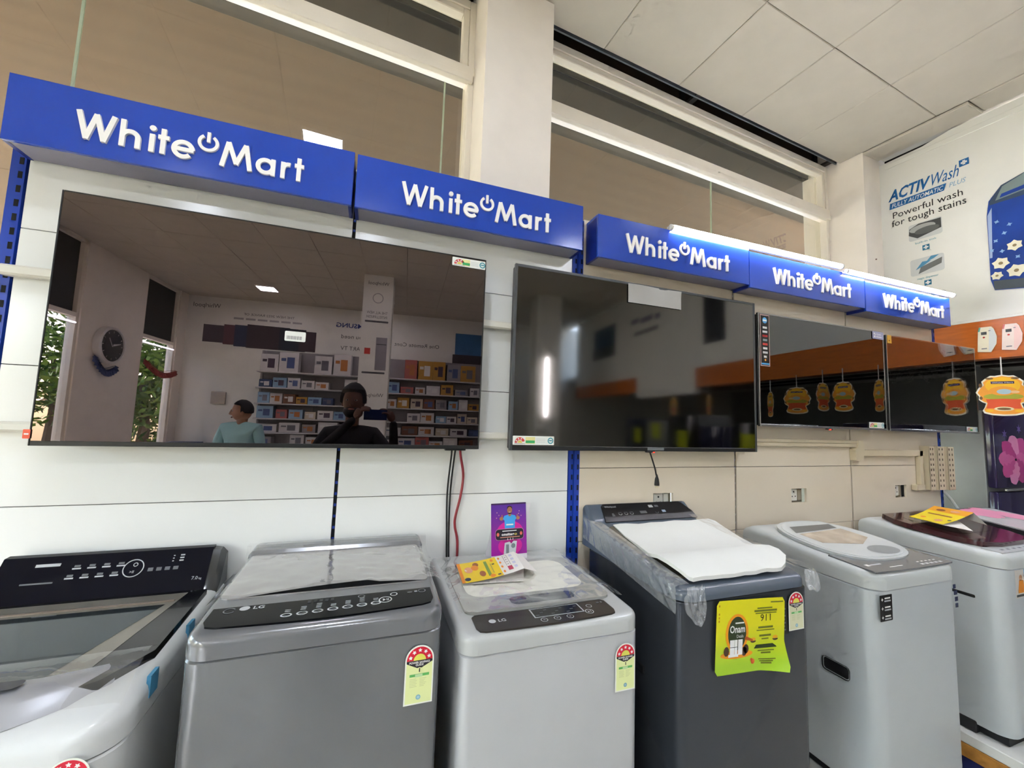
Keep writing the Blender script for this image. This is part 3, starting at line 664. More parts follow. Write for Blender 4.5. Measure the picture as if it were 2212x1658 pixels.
# app strip sticker on the third television
mb = MB(); F = front(0.010, -0.003, 0.312); mb.rect(F, 0, 0.066, 0, 0.272, 0.0, M('sticker_pink_edge', 'c9a49c', 0.4)); mb.rect(F, 0.004, 0.062, 0.004, 0.268, 0.0004, M('sticker_black', '141212', 0.4))
mb.disc(F, 0.033, 0.242, 0.016, 0.0008, M('ink_sky', '58a8e0', 0.4)); mb.rect(F, 0.02, 0.046, 0.238, 0.246, 0.001, white_ink)
for i, (c, w_) in enumerate((('d8d8d8', .03), ('d0d0d0', .034), ('c62b30', .036), ('8b9aa0', .03), ('d6453a', .034), ('d8d8d8', .03), ('c9c9c9', .034), ('e0e0e0', .02))): mb.rect(F, 0.033-w_/2, 0.033+w_/2, 0.198-i*0.022, 0.209-i*0.022, 0.0008, M('ink_app_%d' % i, c, 0.4))
mb.disc(F, 0.033, 0.032, 0.006, 0.0008, M('ink_amber', 'e09a3c', 0.4), 10); mb.rect(F, 0.006, 0.060, 0.008, 0.016, 0.0008, M('ink_sky', '58a8e0', 0.4)); mb.build('app_sticker', t3, smooth=0)
mb = MB(); F = front(0.915, -0.003, 0.545); mb.rrect(F, 0, 0.104, 0, 0.044, 0.004, 0, M('sticker_lilac', '9a9cb8', 0.35)); mb.text(F, '2', 0.012, 0.010, 0.026, white_ink, 0.0004, bold=0.03); mb.text(F, 'YEARS', 0.034, 0.022, 0.012, white_ink, 0.0004); mb.rect(F, 0.034, 0.085, 0.011, 0.015, 0.0004, white_ink); mb.build('warranty_sticker', t3, smooth=0)
MB().rbox(0.50, 0.54, -0.006, 0.012, -0.006, 0.0, 0.002, tvb, 1).build('sensor_bar', t3); MB().rbox(0.512, 0.522, -0.008, 0.0, -0.008, -0.003, 0.001, ldm, 1).build('standby_light', t3)
mb = MB(); F = front(0.006, -0.004, 0.530); mb.rect(F, 0, 0.04, 0, 0.05, 0, M('sticker_amber', 'd9ab3c', 0.4)); mb.rect(F, 0.012, 0.024, 0.012, 0.02, 0.0004, M('ink_brown', '7a5a20', 0.5)); mb.build('corner_sticker', t4, smooth=0)
# clear film over the last television
film_tv = thin('film_clear', 'dfe2e2', 0.02, 0.0, 0.0, crease=0.12, cscale=10)
mb = MB(); rows = []
for j in range(9):
    rows.append([front(2.922, -0.0945, 1.552)(0.955*i/24, 0.588*j/8, 0.0012*noise.noise(Vector((i*0.7, j*0.9, 3.1)))) for i in range(25)])
mb.grid(rows, film_tv); mb.build('plastic_film', label='clear protective film stretched over the small rightmost television', cat='film')

# ============================================================ cables
cb = M('cable_black', '141314', 0.45); cr = M('cable_red', '8f2a33', 0.4)
def bez(pts, n=10):
    o = []
    P = [Vector(p) for p in pts]; P = [P[0]*2-P[1]]+P+[P[-1]*2-P[-2]]
    for i in range(1, len(P)-2):
        for k in range(n):
            t = k/n; a, b, c, d = P[i-1], P[i], P[i+1], P[i+2]
            o.append(0.5*((2*b)+(c-a)*t+(2*a-5*b+4*c-d)*t*t+(3*b-a-3*c+d)*t**3))
    o.append(P[-2]); return o
def cable(name, pts, r, mat, label): return MB().tube(bez(pts), r, mat, 8).build(name, label=label, cat='cable')
cable('power_cable', [(0.30, -0.05, 1.45), (0.309, -0.03, 1.41), (0.302, -0.014, 1.25), (0.308, -0.012, 1.08), (0.316, -0.012, 0.9)], 0.0035, cb, 'left one of two thin black cables hanging below the largest television')
cable('power_cable', [(0.325, -0.05, 1.45), (0.321, -0.03, 1.40), (0.314, -0.014, 1.25), (0.316, -0.012, 1.08), (0.326, -0.012, 0.9)], 0.0035, cb, 'right one of two thin black cables hanging below the largest television')
cable('video_cable', [(0.335, -0.05, 1.45), (0.345, -0.03, 1.40), (0.362, -0.018, 1.32), (0.355, -0.018, 1.24), (0.338, -0.018, 1.16), (0.338, -0.016, 1.12), (0.352, -0.013, 1.05), (0.350, -0.013, 0.9)], 0.005, cr, 'dark red cable hanging below the largest television')
t = thing('power_cable', 'short black lead with loose plug below the grey-rimmed television', 'cable', (1.274, -0.05, 1.26))
MB().tube(bez([(-0.045, 0.0, 0.17), (-0.036, 0.0, 0.148), (-0.012, 0.0, 0.085), (-0.003, 0.0, 0.05)]), 0.0035, cb, 8).build('cord', t)
MB().lathe([(0.003, 0.055), (0.006, 0.042), (0.009, 0.034), (0.0115, 0.012), (0.0115, 0.004), (0.009, 0.004)], (0, 0, 0), cb, 12).build('plug', t)
MB().lathe([(0.008, 0.004), (0.008, -0.004), (0.006, -0.006)], (0, 0, 0), M('plug_tip', 'd8cfae', 0.4), 12).build('plug_tip', t)
# ============================================================ platform under the machines
pw = M('platform_white', 'dcdcd6', 0.4); pwood = M('platform_wood', 'b07a35', 0.5, var=0.2, scale=3, stretch=(1, 8, 8)); pbl = M('platform_blue_cloth', '141a52', 0.8)
PZ = 0.17
DZ = 0.235-PZ
t = thing('display_platform', 'low platform with dark blue skirt carrying the five left washing machines', 'platform', (0.8, -0.32, 0))
MB().rbox(-2.0, 1.56, -0.25, 0.30, PZ-0.03, PZ, 0.003, pw, 1).build('deck', t, smooth=0)
MB().box(-1.98, 1.54, -0.24, 0.30, 0.0, PZ-0.03, pbl).build('skirt', t, smooth=0)
t = thing('display_platform', 'white board platform with a wooden edge and blue skirt under the maroon-lidded washing machine', 'platform', (3.3, -0.40, 0))
MB().rbox(-0.665, 0.66, -0.36, 0.38, 0.155, 0.20, 0.003, pw, 1).build('deck', t, smooth=0)
MB().rbox(-0.667, 0.66, -0.362, 0.38, 0.095, 0.154, 0.003, pwood, 1).build('wooden_edge', t, smooth=0)
MB().box(-0.65, 0.65, -0.34, 0.38, 0.0, 0.095, pbl).build('skirt', t, smooth=0)

# ============================================================ washing machines
lab_y = M('label_pale_yellow', 'dfe6a4', 0.4, var=0.01); lab_w = M('label_white', 'e9ebe0', 0.4, var=0.01); lab_r = M('label_red', 'd4213a', 0.4); lab_k = M('label_black', '26242a', 0.4)
lab_g = M('label_green', '63b562', 0.4); lab_pg = M('label_pale_green', 'bcdca4', 0.4); lab_b = M('label_blue', '7fb3c4', 0.4); lab_line = M('label_line', 'b7bd8e', 0.5)
def energy_label(parent, F, w, h, cr=False):
    mb = MB(); rr_ = w/2
    paper = M('label_cream', 'd9d8b4', 0.4) if cr else lab_y
    sh = [(0, 0), (w, 0), (w, h-rr_)]+[(w/2+rr_*math.cos(R(a)), h-rr_+rr_*math.sin(R(a))) for a in range(10, 180, 10)]+[(0, h-rr_)]
    mb.slab(F, sh, 0, 0.0006, lab_w)
    e = 0.05*w; r2 = rr_-e; cy = h-rr_
    mb.poly(F, [(e, e), (w-e, e), (w-e, cy), (e, cy)], 0.0008, paper)
    mb.disc(F, w/2, cy, r2, 0.0008, lab_r, 24, t0=0, t1=180)
    mb.disc(F, w/2, cy, r2*0.48, 0.0011, M('label_sun', 'dcd75e', 0.4), 16, t0=0, t1=180)
    for a in (18, 54, 90, 126, 162): mb.star(F, w/2+r2*0.75*math.cos(R(a)), cy+r2*0.75*math.sin(R(a)), r2*0.17, 0.0011, white_ink, 5, 0.5, a)
    mb.poly(F, [(e, cy), (e, cy-0.08*h*0.5), (w*0.42, cy-0.13*h), (w*0.58, cy-0.13*h), (w-e, cy-0.08*h*0.5), (w-e, cy)][::-1], 0.0011, lab_k)
    mb.text(F, 'POWER SAVINGS', w/2, cy-0.052*h, 0.036*h, white_ink, 0.0013, al='C', bold=0.02, width=w*0.72)
    mb.text(F, 'GUIDE', w/2, cy-0.095*h, 0.036*h, white_ink, 0.0013, al='C', bold=0.02, width=w*0.28)
    mb.disc(F, w/2, cy-0.165*h, 0.09*w, 0.0014, paper, 14); mb.rect(F, w/2-0.012*w, w/2+0.025*w, cy-0.2*h, cy-0.135*h, 0.0016, lab_k)
    mb.rect(F, w*0.17, w*0.85, cy-0.275*h, cy-0.23*h, 0.0011, lab_g); mb.rect(F, w*0.36, w*0.62, cy-0.285*h, cy-0.235*h, 0.0013, lab_pg)
    for q in range(6):
        z = cy-0.315*h-q*0.026*h
        mb.rect(F, w*0.18, w*(0.40+0.03*(q % 2)), z, z+0.006*h, 0.0011, lab_line); mb.rect(F, w*0.52, w*(0.76-0.04*(q % 3)), z, z+0.006*h, 0.0011, lab_line)
    mb.ring(F, w/2, 0.12*h, w*0.05, w*0.085, 0.0011, lab_b, 14); mb.disc(F, w/2, 0.12*h, w*0.05, 0.0012, M('label_pale_blue', 'a9cdd2', 0.4), 12)
    return mb.build('energy_label', parent, smooth=0, label='energy rating label with five stars on a red arch')
def cover(mb, x0, x1, prof, zb, mat, re=0.016, rc=0.03, ncol=5):
    """top cover: prof = [(y, z)...] from front to back; rounded edges, rounded plan corners at the front"""
    y0 = prof[0][0]; yb = prof[-1][0]
    def zt(y):
        for (a, p), (b, q) in zip(prof, prof[1:]):
            if y <= b: return p+(q-p)*(y-a)/(b-a)
        return prof[-1][1]
    ys = sorted(set([y0+rc*f for f in (0, .04, .12, .25, .45, .7, 1.0)]+[p[0] for p in prof[1:]]+[y0+rc+(yb-y0-rc)*i/8 for i in range(1, 9)]))
    def inset(y):
        d = min(rc, y-y0); return rc-math.sqrt(max(0, rc*rc-(rc-d)**2))
    def fdrop(y):
        d = min(re, y-y0); return re-math.sqrt(max(0, re*re-(re-d)**2))
    rows = []
    for y in ys:
        a0, a1 = x0+inset(y), x1-inset(y); z = zt(y)
        e = [(0, zb), (0, z-re), (re*0.08, z-re*0.6), (re*0.3, z-re*0.28), (re*0.65, z-re*0.06), (re, z)]
        row = [(a0+d, y, max(zb, min(h, z-fdrop(y)))) for d, h in e]
        row += [(a0+re+(a1-a0-2*re)*i/ncol, y, z-fdrop(y)) for i in range(1, ncol)]
        row += [(a1-d, y, max(zb, min(h, z-fdrop(y)))) for d, h in e[::-1]]
        rows.append(row)
    n = len(rows[0])
    # front skirt
    fr0 = [(p[0], p[1], zb) for p in rows[0]]
    mb.grid([fr0]+rows, mat)
    mb.grid([rows[-1], [(p[0], p[1], zb) for p in rows[-1]]], mat)
    return zt
def topframe(y, z, slope, x=0.0):
    """drawing sheet lying on a machine top; a = x, b = towards the wall"""
    return Frame((x, y, z), (1, 0, 0), (0, math.cos(slope), math.sin(slope)))
def body(t, x0, x1, y0, y1, z0, z1, r, mat, name='body'):
    mb = MB()
    mb.loft([ring3(x0+0.01, x1-0.01, y0+0.012, y1, r, z0, 6), ring3(x0, x1, y0, y1, r, z0+0.03, 6), ring3(x0, x1, y0, y1, r, z1-0.004, 6), ring3(x0+0.003, x1-0.003, y0+0.003, y1-0.003, r, z1, 6)], mat)
    b = mb.build(name, t)
    MB().box(x0+0.03, x1-0.03, y0+0.03, y1-0.03, 0.004, z0+0.004, M('base_black', '15161a', 0.6)).build('base', t, smooth=0)
    for fx in (x0+0.06, x1-0.06):
        for fy in (y0+0.06, y1-0.06): MB().tube([(fx, fy, 0.001), (fx, fy, 0.012)], 0.022, M('foot_rubber', '202022', 0.7), 10).build('foot', t)
    return b
btn = M('print_button', 'b9bcbe', 0.4); btn_d = M('print_button_dim', '6d7073', 0.4)
pblack = M('panel_black_gloss', '08090c', 0.22, var=0.02, spec=0.18)

# ---- second machine: dark grey
gun = M('paint_gunmetal', '86888b', 0.24, metal=0.55, var=0.03, bump=0.03, bscale=400); gun_top = M('paint_gunmetal_gloss', '7b7c7e', 0.2, metal=0.3, var=0.03, coat=0.3)
t = thing('washing_machine', 'dark grey top-loading washing machine with black control strip and film on its lid', 'washing machine', (-0.07, -0.31, PZ), 0, 'washing machines in a row'); ox, oy = -0.07, -0.31
def zz(z): return z-PZ
body(t, -0.27, 0.27, -0.27, 0.27, 0.03, zz(1.024), 0.035, gun)
mb = MB(); cover(mb, -0.273, 0.273, [(-0.275, zz(1.072)), (-0.12, zz(1.082)), (0.20, zz(1.084)), (0.215, zz(1.10)), (0.29, zz(1.102))], zz(1.027), gun_top, 0.02, 0.05); mb.build('top_cover', t)
F = topframe(0, zz(1.0815), 0.02)
def bow(a0, a1, b0, b1, sag, r=0.03, n=12):
    """panel outline: rounded lower corners, bowed lower and upper edge"""
    o = []
    for i in range(n+1):
        s = i/n; o.append((a0+r+(a1-a0-2*r)*s, b0-sag*math.sin(math.pi*s)))
    o += [(a1-0.3*r, b0+0.25*r), (a1, b0+r), (a1, b1-0.01), (a1-0.01, b1)]
    for i in range(n+1):
        s = 1-i/n; o.append((a0+0.02+(a1-a0-0.04)*s, b1-sag*0.4*math.sin(math.pi*s)))
    o += [(a0+0.01, b1), (a0, b1-0.01), (a0, b0+r), (a0+0.3*r, b0+0.25*r)]
    return o
cp = MB(); cp.slab(F, bow(-0.252, 0.252, -0.242, -0.115, 0.012), -0.003, 0.0015, pblack); cp = cp.build('control_panel', t)
pb = MB()
pb.disc(F, -0.185, -0.165, 0.011, 0.002, btn, 16); pb.text(F, 'LG', -0.168, -0.172, 0.015, btn, 0.002, bold=0.02)
pb.ring(F, -0.215, -0.17, 0.010, 0.013, 0.002, btn_d, 16, 30, 330)
for i in range(7):
    x = -0.088+i*0.033
    pb.ring(F, x, -0.222+0.002*i, 0.0085, 0.0125, 0.002, btn, 18, k=0.75); pb.rect(F, x-0.007, x+0.007, -0.226+0.002*i, -0.222+0.002*i, 0.002, btn_d)
    for q in range(2+i % 3): pb.rect(F, x-0.006, x+0.006, -0.206+0.002*i+q*0.007, -0.203+0.002*i+q*0.007, 0.002, btn)
pb.ring(F, 0.133, -0.198, 0.0135, 0.0165, 0.002, btn, 22); pb.poly(F, [(0.127, -0.205), (0.127, -0.191), (0.134, -0.198)], 0.002, btn); pb.rect(F, 0.136, 0.138, -0.204, -0.192, 0.002, btn); pb.rect(F, 0.1395, 0.1415, -0.204, -0.192, 0.002, btn)
pb.ring(F, 0.155, -0.172, 0.007, 0.0095, 0.002, btn, 16); pb.ring(F, 0.075, -0.165, 0.006, 0.009, 0.002, btn_d, 16)
for i in range(5): pb.rect(F, -0.05+i*0.013, -0.042+i*0.013, -0.172, -0.158, 0.002, M('display_dim', '26282b', 0.3))
pb.ring(F, 0.228, -0.168, 0.008, 0.010, 0.002, btn_d, 14); pb.rect(F, 0.19, 0.203, -0.173, -0.168, 0.002, btn_d); pb.rect(F, 0.208, 0.216, -0.173, -0.165, 0.002, btn_d)
pb.build('panel_print', cp, smooth=0, kind='stuff')
lid = MB(); lid.slab(F, rr2(-0.255, 0.252, -0.112, 0.205, 0.02), 0.0, 0.006, M('lid_grey_gloss', 'a3a09e', 0.08, metal=0.3, coat=0.5)); lid = lid.build('lid', t)
hp = MB(); hp.poly(F, [(-0.20+0.45*i/14, -0.112) for i in range(15)]+[(0.25-0.45*i/14, -0.112+0.036*math.sin(math.pi*min(1, i/11)*0.5 if i < 5 else math.pi*(0.5+0.5*(i-5)/9))) for i in range(15)], 0.0064, M('handle_recess', '060608', 0.5, spec=0.03)); hp.build('handle_recess', lid, smooth=0)
energy_label(t, front(0.113-ox, -0.2745, zz(0.862)), 0.068, 0.134)

# ---- third machine: silver
sil = M('paint_silver', 'c5c7c9', 0.36, metal=0.3, var=0.02, bump=0.03, bscale=400); sil_top = M('plastic_silver_gloss', 'b5b7b5', 0.25, var=0.02, coat=0.2)
t = thing('washing_machine', 'silver top-loading washing machine with a white lid pad, leaflet and tent card on top', 'washing machine', (0.517, -0.31, PZ), 0, 'washing machines in a row'); ox, oy = 0.517, -0.31
body(t, -0.267, 0.267, -0.27, 0.27, 0.03, zz(0.945), 0.03, sil)
mb = MB(); cover(mb, -0.270, 0.270, [(-0.275, zz(0.994)), (-0.1, zz(1.0)), (0.20, zz(1.004)), (0.215, zz(1.008)), (0.285, zz(1.008))], zz(0.948), sil_top, 0.018, 0.045); mb.build('top_cover', t)
F = topframe(0, zz(1.0005), 0.012)
brn = M('panel_brown_black', '2b2522', 0.25)
cp = MB(); cp.slab(F, bow(-0.222, 0.198, -0.262, -0.175, 0.006, 0.022), -0.003, 0.0015, brn); cp = cp.build('control_panel', t)
pb = MB(); pb.disc(F, -0.172, -0.218, 0.010, 0.002, btn, 16); pb.text(F, 'LG', -0.156, -0.225, 0.014, btn, 0.002, bold=0.02)
pb.rect(F, -0.052, 0.105, -0.232, -0.182, 0.0019, btn); pb.rect(F, -0.048, 0.101, -0.229, -0.185, 0.0022, M('display_black', '0b0b0d', 0.2))
for i in range(9): pb.rect(F, -0.044+i*0.016, -0.034+i*0.016, -0.222+(i % 3)*0.012, -0.219+(i % 3)*0.012, 0.0025, btn_d)
for x in (-0.03, 0.01, 0.05): pb.ring(F, x, -0.247, 0.0085, 0.0105, 0.002, btn, 18); pb.rect(F, x-0.003, x+0.003, -0.25, -0.244, 0.002, btn_d)
pb.ring(F, 0.118, -0.236, 0.0105, 0.013, 0.002, btn, 20); pb.poly(F, [(0.113, -0.242), (0.113, -0.230), (0.119, -0.236)], 0.002, btn); pb.rect(F, 0.121, 0.123, -0.241, -0.231, 0.002, btn); pb.ring(F, 0.133, -0.206, 0.0075, 0.0095, 0.002, btn, 16); pb.rect(F, 0.165, 0.175, -0.196, -0.19, 0.002, btn_d); pb.rect(F, 0.18, 0.186, -0.196, -0.188, 0.002, btn_d)
pb.build('panel_print', cp, smooth=0, kind='stuff')
lid = MB(); lid.slab(F, rr2(-0.235, 0.235, -0.17, 0.185, 0.03), 0.0, 0.007, M('lid_smoke', '9c9c97', 0.12, coat=0.4)); lid = lid.build('lid', t)
lw = MB(); lw.poly(F, rr2(-0.205, 0.195, -0.085, 0.16, 0.05), 0.0075, M('lid_pad_white', 'e3e1d4', 0.6)); lw.build('lid_window', lid, smooth=0)
hp = MB(); hp.poly(F, rr2(-0.09, 0.12, -0.155, -0.105, 0.02), 0.0075, M('lid_recess', '3d4048', 0.15)); hp.build('handle_recess', lid, smooth=0)
energy_label(t, front(0.699-ox, -0.2745, zz(0.789)), 0.066, 0.128)

# ---- fourth machine: charcoal
cha = M('paint_charcoal', '45494f', 0.2, metal=0.5, var=0.03, bump=0.03, bscale=500); cha_top = M('plastic_charcoal', '59626d', 0.25, var=0.04, coat=0.3)
t = thing('washing_machine', 'charcoal washing machine with raised rear panel and white foam on its lid', 'washing machine', (1.185, -0.32, PZ), 0, 'washing machines in a row'); ox, oy = 1.185, -0.32
body(t, -0.275, 0.275, -0.285, 0.27, 0.03, zz(1.012), 0.03, cha)
mb = MB(); cover(mb, -0.278, 0.278, [(-0.29, zz(1.045)), (-0.16, zz(1.062)), (0.14, zz(1.10)), (0.20, zz(1.112)), (0.225, zz(1.125)), (0.295, zz(1.182)), (0.305, zz(1.182))], zz(1.015), cha_top, 0.02, 0.06); mb.build('top_cover', t)
rp_ = Frame((0, 0.222, zz(1.128)), (1, 0, 0), (0, 0.07, 0.057))
cp = MB(); cp.slab(rp_, [(-0.215, -0.006), (0.275, -0.006), (0.268, 0.03), (0.235, 0.078), (0.225, 0.086), (-0.19, 0.086), (-0.20, 0.078)], -0.004, 0.003, M('panel_black_satin', '17171a', 0.28)); cp = cp.build('control_panel', t)
pb = MB(); pb.text(rp_, 'Whirlpool', -0.188, 0.066, 0.010, btn, 0.0034, width=0.058)
pb.poly(rp_, [(-0.17, 0.02), (-0.155, 0.02), (-0.158, 0.036), (-0.167, 0.036)], 0.0034, btn_d)
for x in (-0.125, -0.095, -0.066): pb.ring(rp_, x, 0.034, 0.007, 0.0095, 0.0034, btn, 14, 180, 360); pb.rect(rp_, x-0.009, x+0.009, 0.037, 0.04, 0.0034, btn_d)
pb.rect(rp_, -0.02, 0.015, 0.028, 0.042, 0.0034, btn_d); pb.rect(rp_, 0.042, 0.065, 0.058, 0.072, 0.0034, btn); pb.rect(rp_, 0.075, 0.095, 0.06, 0.07, 0.0034, btn_d); pb.rect(rp_, 0.10, 0.12, 0.03, 0.042, 0.0034, M('display_blue', 'a8b8cc', 0.3)); pb.ring(rp_, 0.07, 0.034, 0.007, 0.0095, 0.0034, btn_d, 14, 180, 360)
pb.build('panel_print', cp, smooth=0, kind='stuff')
sl_ = math.atan2(0.038, 0.30)
F = topframe(0, zz(1.0823), sl_)
lid = MB(); lid.slab(F, rr2(-0.235, 0.24, -0.22, 0.195, 0.04), -0.002, 0.008, M('lid_bronze', '5a5348', 0.15, coat=0.3)); lid.build('lid', t)
energy_label(t, front(1.354-ox, -0.2895, zz(0.879)), 0.070, 0.122, True)
mb = MB(); F2 = front(1.325-ox, -0.287, zz(0.87)); mb.rect(F2, -0.02, 0.028, 0.0, 0.10, 0, M('panel_black_satin', '17171a', 0.28))
for q in range(7): mb.rect(F2, -0.012, 0.018-0.004*(q % 2), 0.012+q*0.011, 0.017+q*0.011, 0.0004, btn_d)
mb.build('spec_sticker', t, smooth=0)
MB().rbox(-0.2795, -0.272, -0.12, -0.05, zz(0.72), zz(0.745), 0.003, M('handle_black', '101114', 0.4), 1).build('side_handle', t)

# ---- fifth machine: pearl silver with oval lid
prl = M('paint_pearl', 'c3c9cb', 0.42, metal=0.25, var=0.02, bump=0.04, bscale=500); prl_top = M('plastic_pearl', 'bcc0be', 0.35, var=0.02, coat=0.15)
def pearl(label, x0, loc_x, lidcolor):
    t = thing('washing_machine', label, 'washing machine', (loc_x, -0.33, PZ), 0, 'washing machines in a row')
    body(t, -0.265, 0.265, -0.28, 0.27, 0.04, zz(0.955), 0.06, prl)
    mb = MB(); cover(mb, -0.266, 0.266, [(-0.283, zz(1.02)), (-0.10, zz(1.030)), (0.15, zz(1.058)), (0.25, zz(1.06)), (0.28, zz(1.045))], zz(0.957), prl_top, 0.03, 0.065); mb.build('top_cover', t)
    return t
t = pearl('pearl silver washing machine with oval lid and grey front keypad, between charcoal and maroon-lidded ones', 0, 2.065, None); ox = 2.065
F = topframe(-0.283, zz(1.0205), 0.065)
cp = MB(); sm = M('keypad_smoke', '77797a', 0.15, coat=0.4)
cp.slab(F, [(-0.245, 0.01), (-0.10, 0.004), (0.10, 0.004), (0.245, 0.01), (0.247, 0.155), (0.22, 0.16), (0.16, 0.11), (0.08, 0.085), (-0.02, 0.085), (-0.12, 0.115), (-0.20, 0.175), (-0.243, 0.178)], -0.004, 0.002, sm); cp = cp.build('control_panel', t)
pb = MB()
for i in range(5): pb.rect(F, 0.06+i*0.03, 0.08+i*0.03, 0.018, 0.028, 0.0025, btn); pb.rect(F, 0.07+i*0.027, 0.085+i*0.027, 0.04, 0.045, 0.0025, white_ink)
pb.rect(F, -0.21, -0.19, 0.055, 0.07, 0.0025, white_ink); pb.rect(F, -0.185, -0.12, 0.058, 0.066, 0.0025, btn); pb.rect(F, -0.12, -0.04, 0.03, 0.034, 0.0025, white_ink)
pb.build('panel_print', cp, smooth=0, kind='stuff')
F = topframe(0.0, zz(1.0475), 0.105)
ov = [(0.235*math.copysign(abs(math.cos(a))**0.75, math.cos(a)), -0.005+(0.20 if math.sin(a) < 0 else 0.225)*math.copysign(abs(math.sin(a))**0.85, math.sin(a))) for a in [2*math.pi*i/40 for i in range(40)]]
lid = MB(); lid.slab(F, ov, -0.004, 0.008, prl_top)
lid.slab(F, [(x*0.93, y*0.93) for x, y in ov], 0.008, 0.010, M('lid_inner_pearl', 'c4c8c6', 0.3, coat=0.2)); lid = lid.build('lid', t)
lw = MB(); lw.poly(F, [(-0.17, 0.08), (0.14, 0.10), (0.155, 0.15), (-0.12, 0.15)], 0.0108, M('lid_louvre', '6f6f6b', 0.4))
lw.poly(F, [(-0.16, -0.03), (0.03, -0.075), (0.16, -0.02), (0.15, 0.09), (-0.165, 0.07)], 0.0106, M('lid_view', 'b9ab98', 0.2, var=0.25, scale=14, coat=0.4)); lw.build('lid_window', lid, smooth=0)
hp = MB(); hp.disc(F, 0.06, -0.135, 0.085, 0.0108, M('recess_grey', '8f9392', 0.3), 24, ry=0.04); hp.build('handle_recess', lid, smooth=0)
MB().rbox(-0.268, -0.258, -0.185, -0.085, zz(0.585), zz(0.637), 0.012, M('handle_black', '101114', 0.4), 2).build('side_handle', t)
mb = MB(); F2 = front(1.822-ox, -0.2808, zz(0.848)); mb.rrect(F2, 0, 0.072, 0, 0.094, 0.003, 0, M('sticker_black', '141212', 0.4))
for q in range(3): mb.star(F2, 0.014, 0.078-q*0.032, 0.007, 0.0004, white_ink, 4, 0.4); mb.rect(F2, 0.028, 0.06, 0.079-q*0.032, 0.084-q*0.032, 0.0004, white_ink); mb.rect(F2, 0.026, 0.063, 0.069-q*0.032, 0.074-q*0.032, 0.0004, btn)
mb.build('feature_sticker', t, smooth=0)
mb = MB(); F2 = front(2.285-ox, -0.2808, zz(0.845))
for q, (a, s) in enumerate(((0.0, 0.02), (0.005, 0.024), (0.01, 0.022), (0.012, 0.02))): mb.rect(F2, a, a+s, 0.075-q*0.025, 0.092-q*0.025, 0, M('ink_navy_print', '2a3350', 0.5))
mb.build('feature_print', t, smooth=0)

# ---- sixth machine: white with maroon lid
PZ = 0.20
t = pearl('pale washing machine with dark maroon lid and a yellow leaflet on it', 0, 2.94, None); ox = 2.94
mar = M('lid_maroon', '3c1318', 0.12, var=0.1, coat=0.5)
F = topframe(0.0, zz(1.052), 0.105)
lid = MB(); lid.slab(F, [(-0.25, 0.12), (-0.255, 0.05), (-0.235, -0.12), (-0.19, -0.19), (-0.09, -0.215), (0.10, -0.215), (0.19, -0.19), (0.235, -0.12), (0.255, 0.05), (0.25, 0.12), (0.20, 0.20), (-0.20, 0.20)], -0.006, 0.018, mar); lid = lid.build('lid', t)
lw = MB(); lw.poly(F, rr2(-0.16, 0.17, -0.10, 0.15, 0.05), 0.0185, M('lid_glass_wine', '4a3532', 0.06, coat=0.5)); lw.build('lid_window', lid, smooth=0)
F = topframe(-0.283, zz(1.0205), 0.065)
cp = MB(); cp.slab(F, [(-0.22, 0.02), (0.22, 0.02), (0.23, 0.085), (-0.23, 0.085)], -0.004, 0.002, M('keypad_pale', 'aeb2b0', 0.3)); cp = cp.build('control_panel', t)
pb = MB()
for i in range(7): pb.rect(F, -0.17+i*0.05, -0.145+i*0.05, 0.04, 0.05, 0.0025, M('key_dark', '4f5356', 0.4))
pb.build('panel_print', cp, smooth=0, kind='stuff')
MB().rbox(-0.268, -0.258, -0.185, -0.06, zz(0.80), zz(0.816), 0.006, M('handle_black', '101114', 0.4), 2).build('side_handle', t)
MB().rbox(-0.262, -0.2, -0.16, 0.02, 0.0, 0.055, 0.004, M('base_black', '15161a', 0.6), 1).build('base_vent', t)
mb = MB(); F2 = front(2.76-ox, -0.2808, zz(0.83)); mb.rect(F2, 0, 0.10, 0, 0.12, 0, M('sticker_pale', 'cfc9c0', 0.4))
mb.disc(F2, 0.045, 0.085, 0.014, 0.0004, M('ink_tan', 'b58a6a', 0.5), 12); mb.poly(F2, [(0.02, 0.02), (0.075, 0.02), (0.065, 0.075), (0.03, 0.075)], 0.0004, M('ink_orange', 'd9892f', 0.5)); mb.rect(F2, 0.005, 0.095, 0.004, 0.014, 0.0004, dgrey); mb.rect(F2, 0.075, 0.10, 0.02, 0.12, 0.0004, M('ink_sky', '58a8e0', 0.4))
mb.build('picture_sticker', t, smooth=0)

# ---- seventh machine: pink flowered lid, mostly outside the picture
t = pearl('washing machine with pink flowered black-rimmed lid at the right edge', 0, 3.53, None); ox = 3.53
F = topframe(0.0, zz(1.052), 0.105)
lid = MB(); lid.slab(F, rr2(-0.255, 0.25, -0.21, 0.20, 0.06), -0.006, 0.016, M('panel_black_satin', '17171a', 0.28)); lid = lid.build('lid', t)
lw = MB(); lw.slab(F, rr2(-0.225, 0.22, -0.17, 0.175, 0.05), 0.016, 0.02, M('lid_white_glass', 'd9d8d6', 0.15, coat=0.4)); lw.build('lid_window', lid)
pm_ = MB()
for (a, b, r) in ((-0.05, 0.10, 0.09), (0.06, 0.12, 0.08), (0.12, 0.03, 0.09), (-0.13, 0.12, 0.05)):
    for k in range(6): pm_.disc(F, a+0.5*r*math.cos(k*1.047), b+0.5*r*math.sin(k*1.047), r*0.5, 0.0205+0.0002*k, M('ink_pink_petal', 'd77f9c', 0.4), 12)
pm_.build('flower_print', lid, smooth=0, kind='stuff')

PZ = 0.17
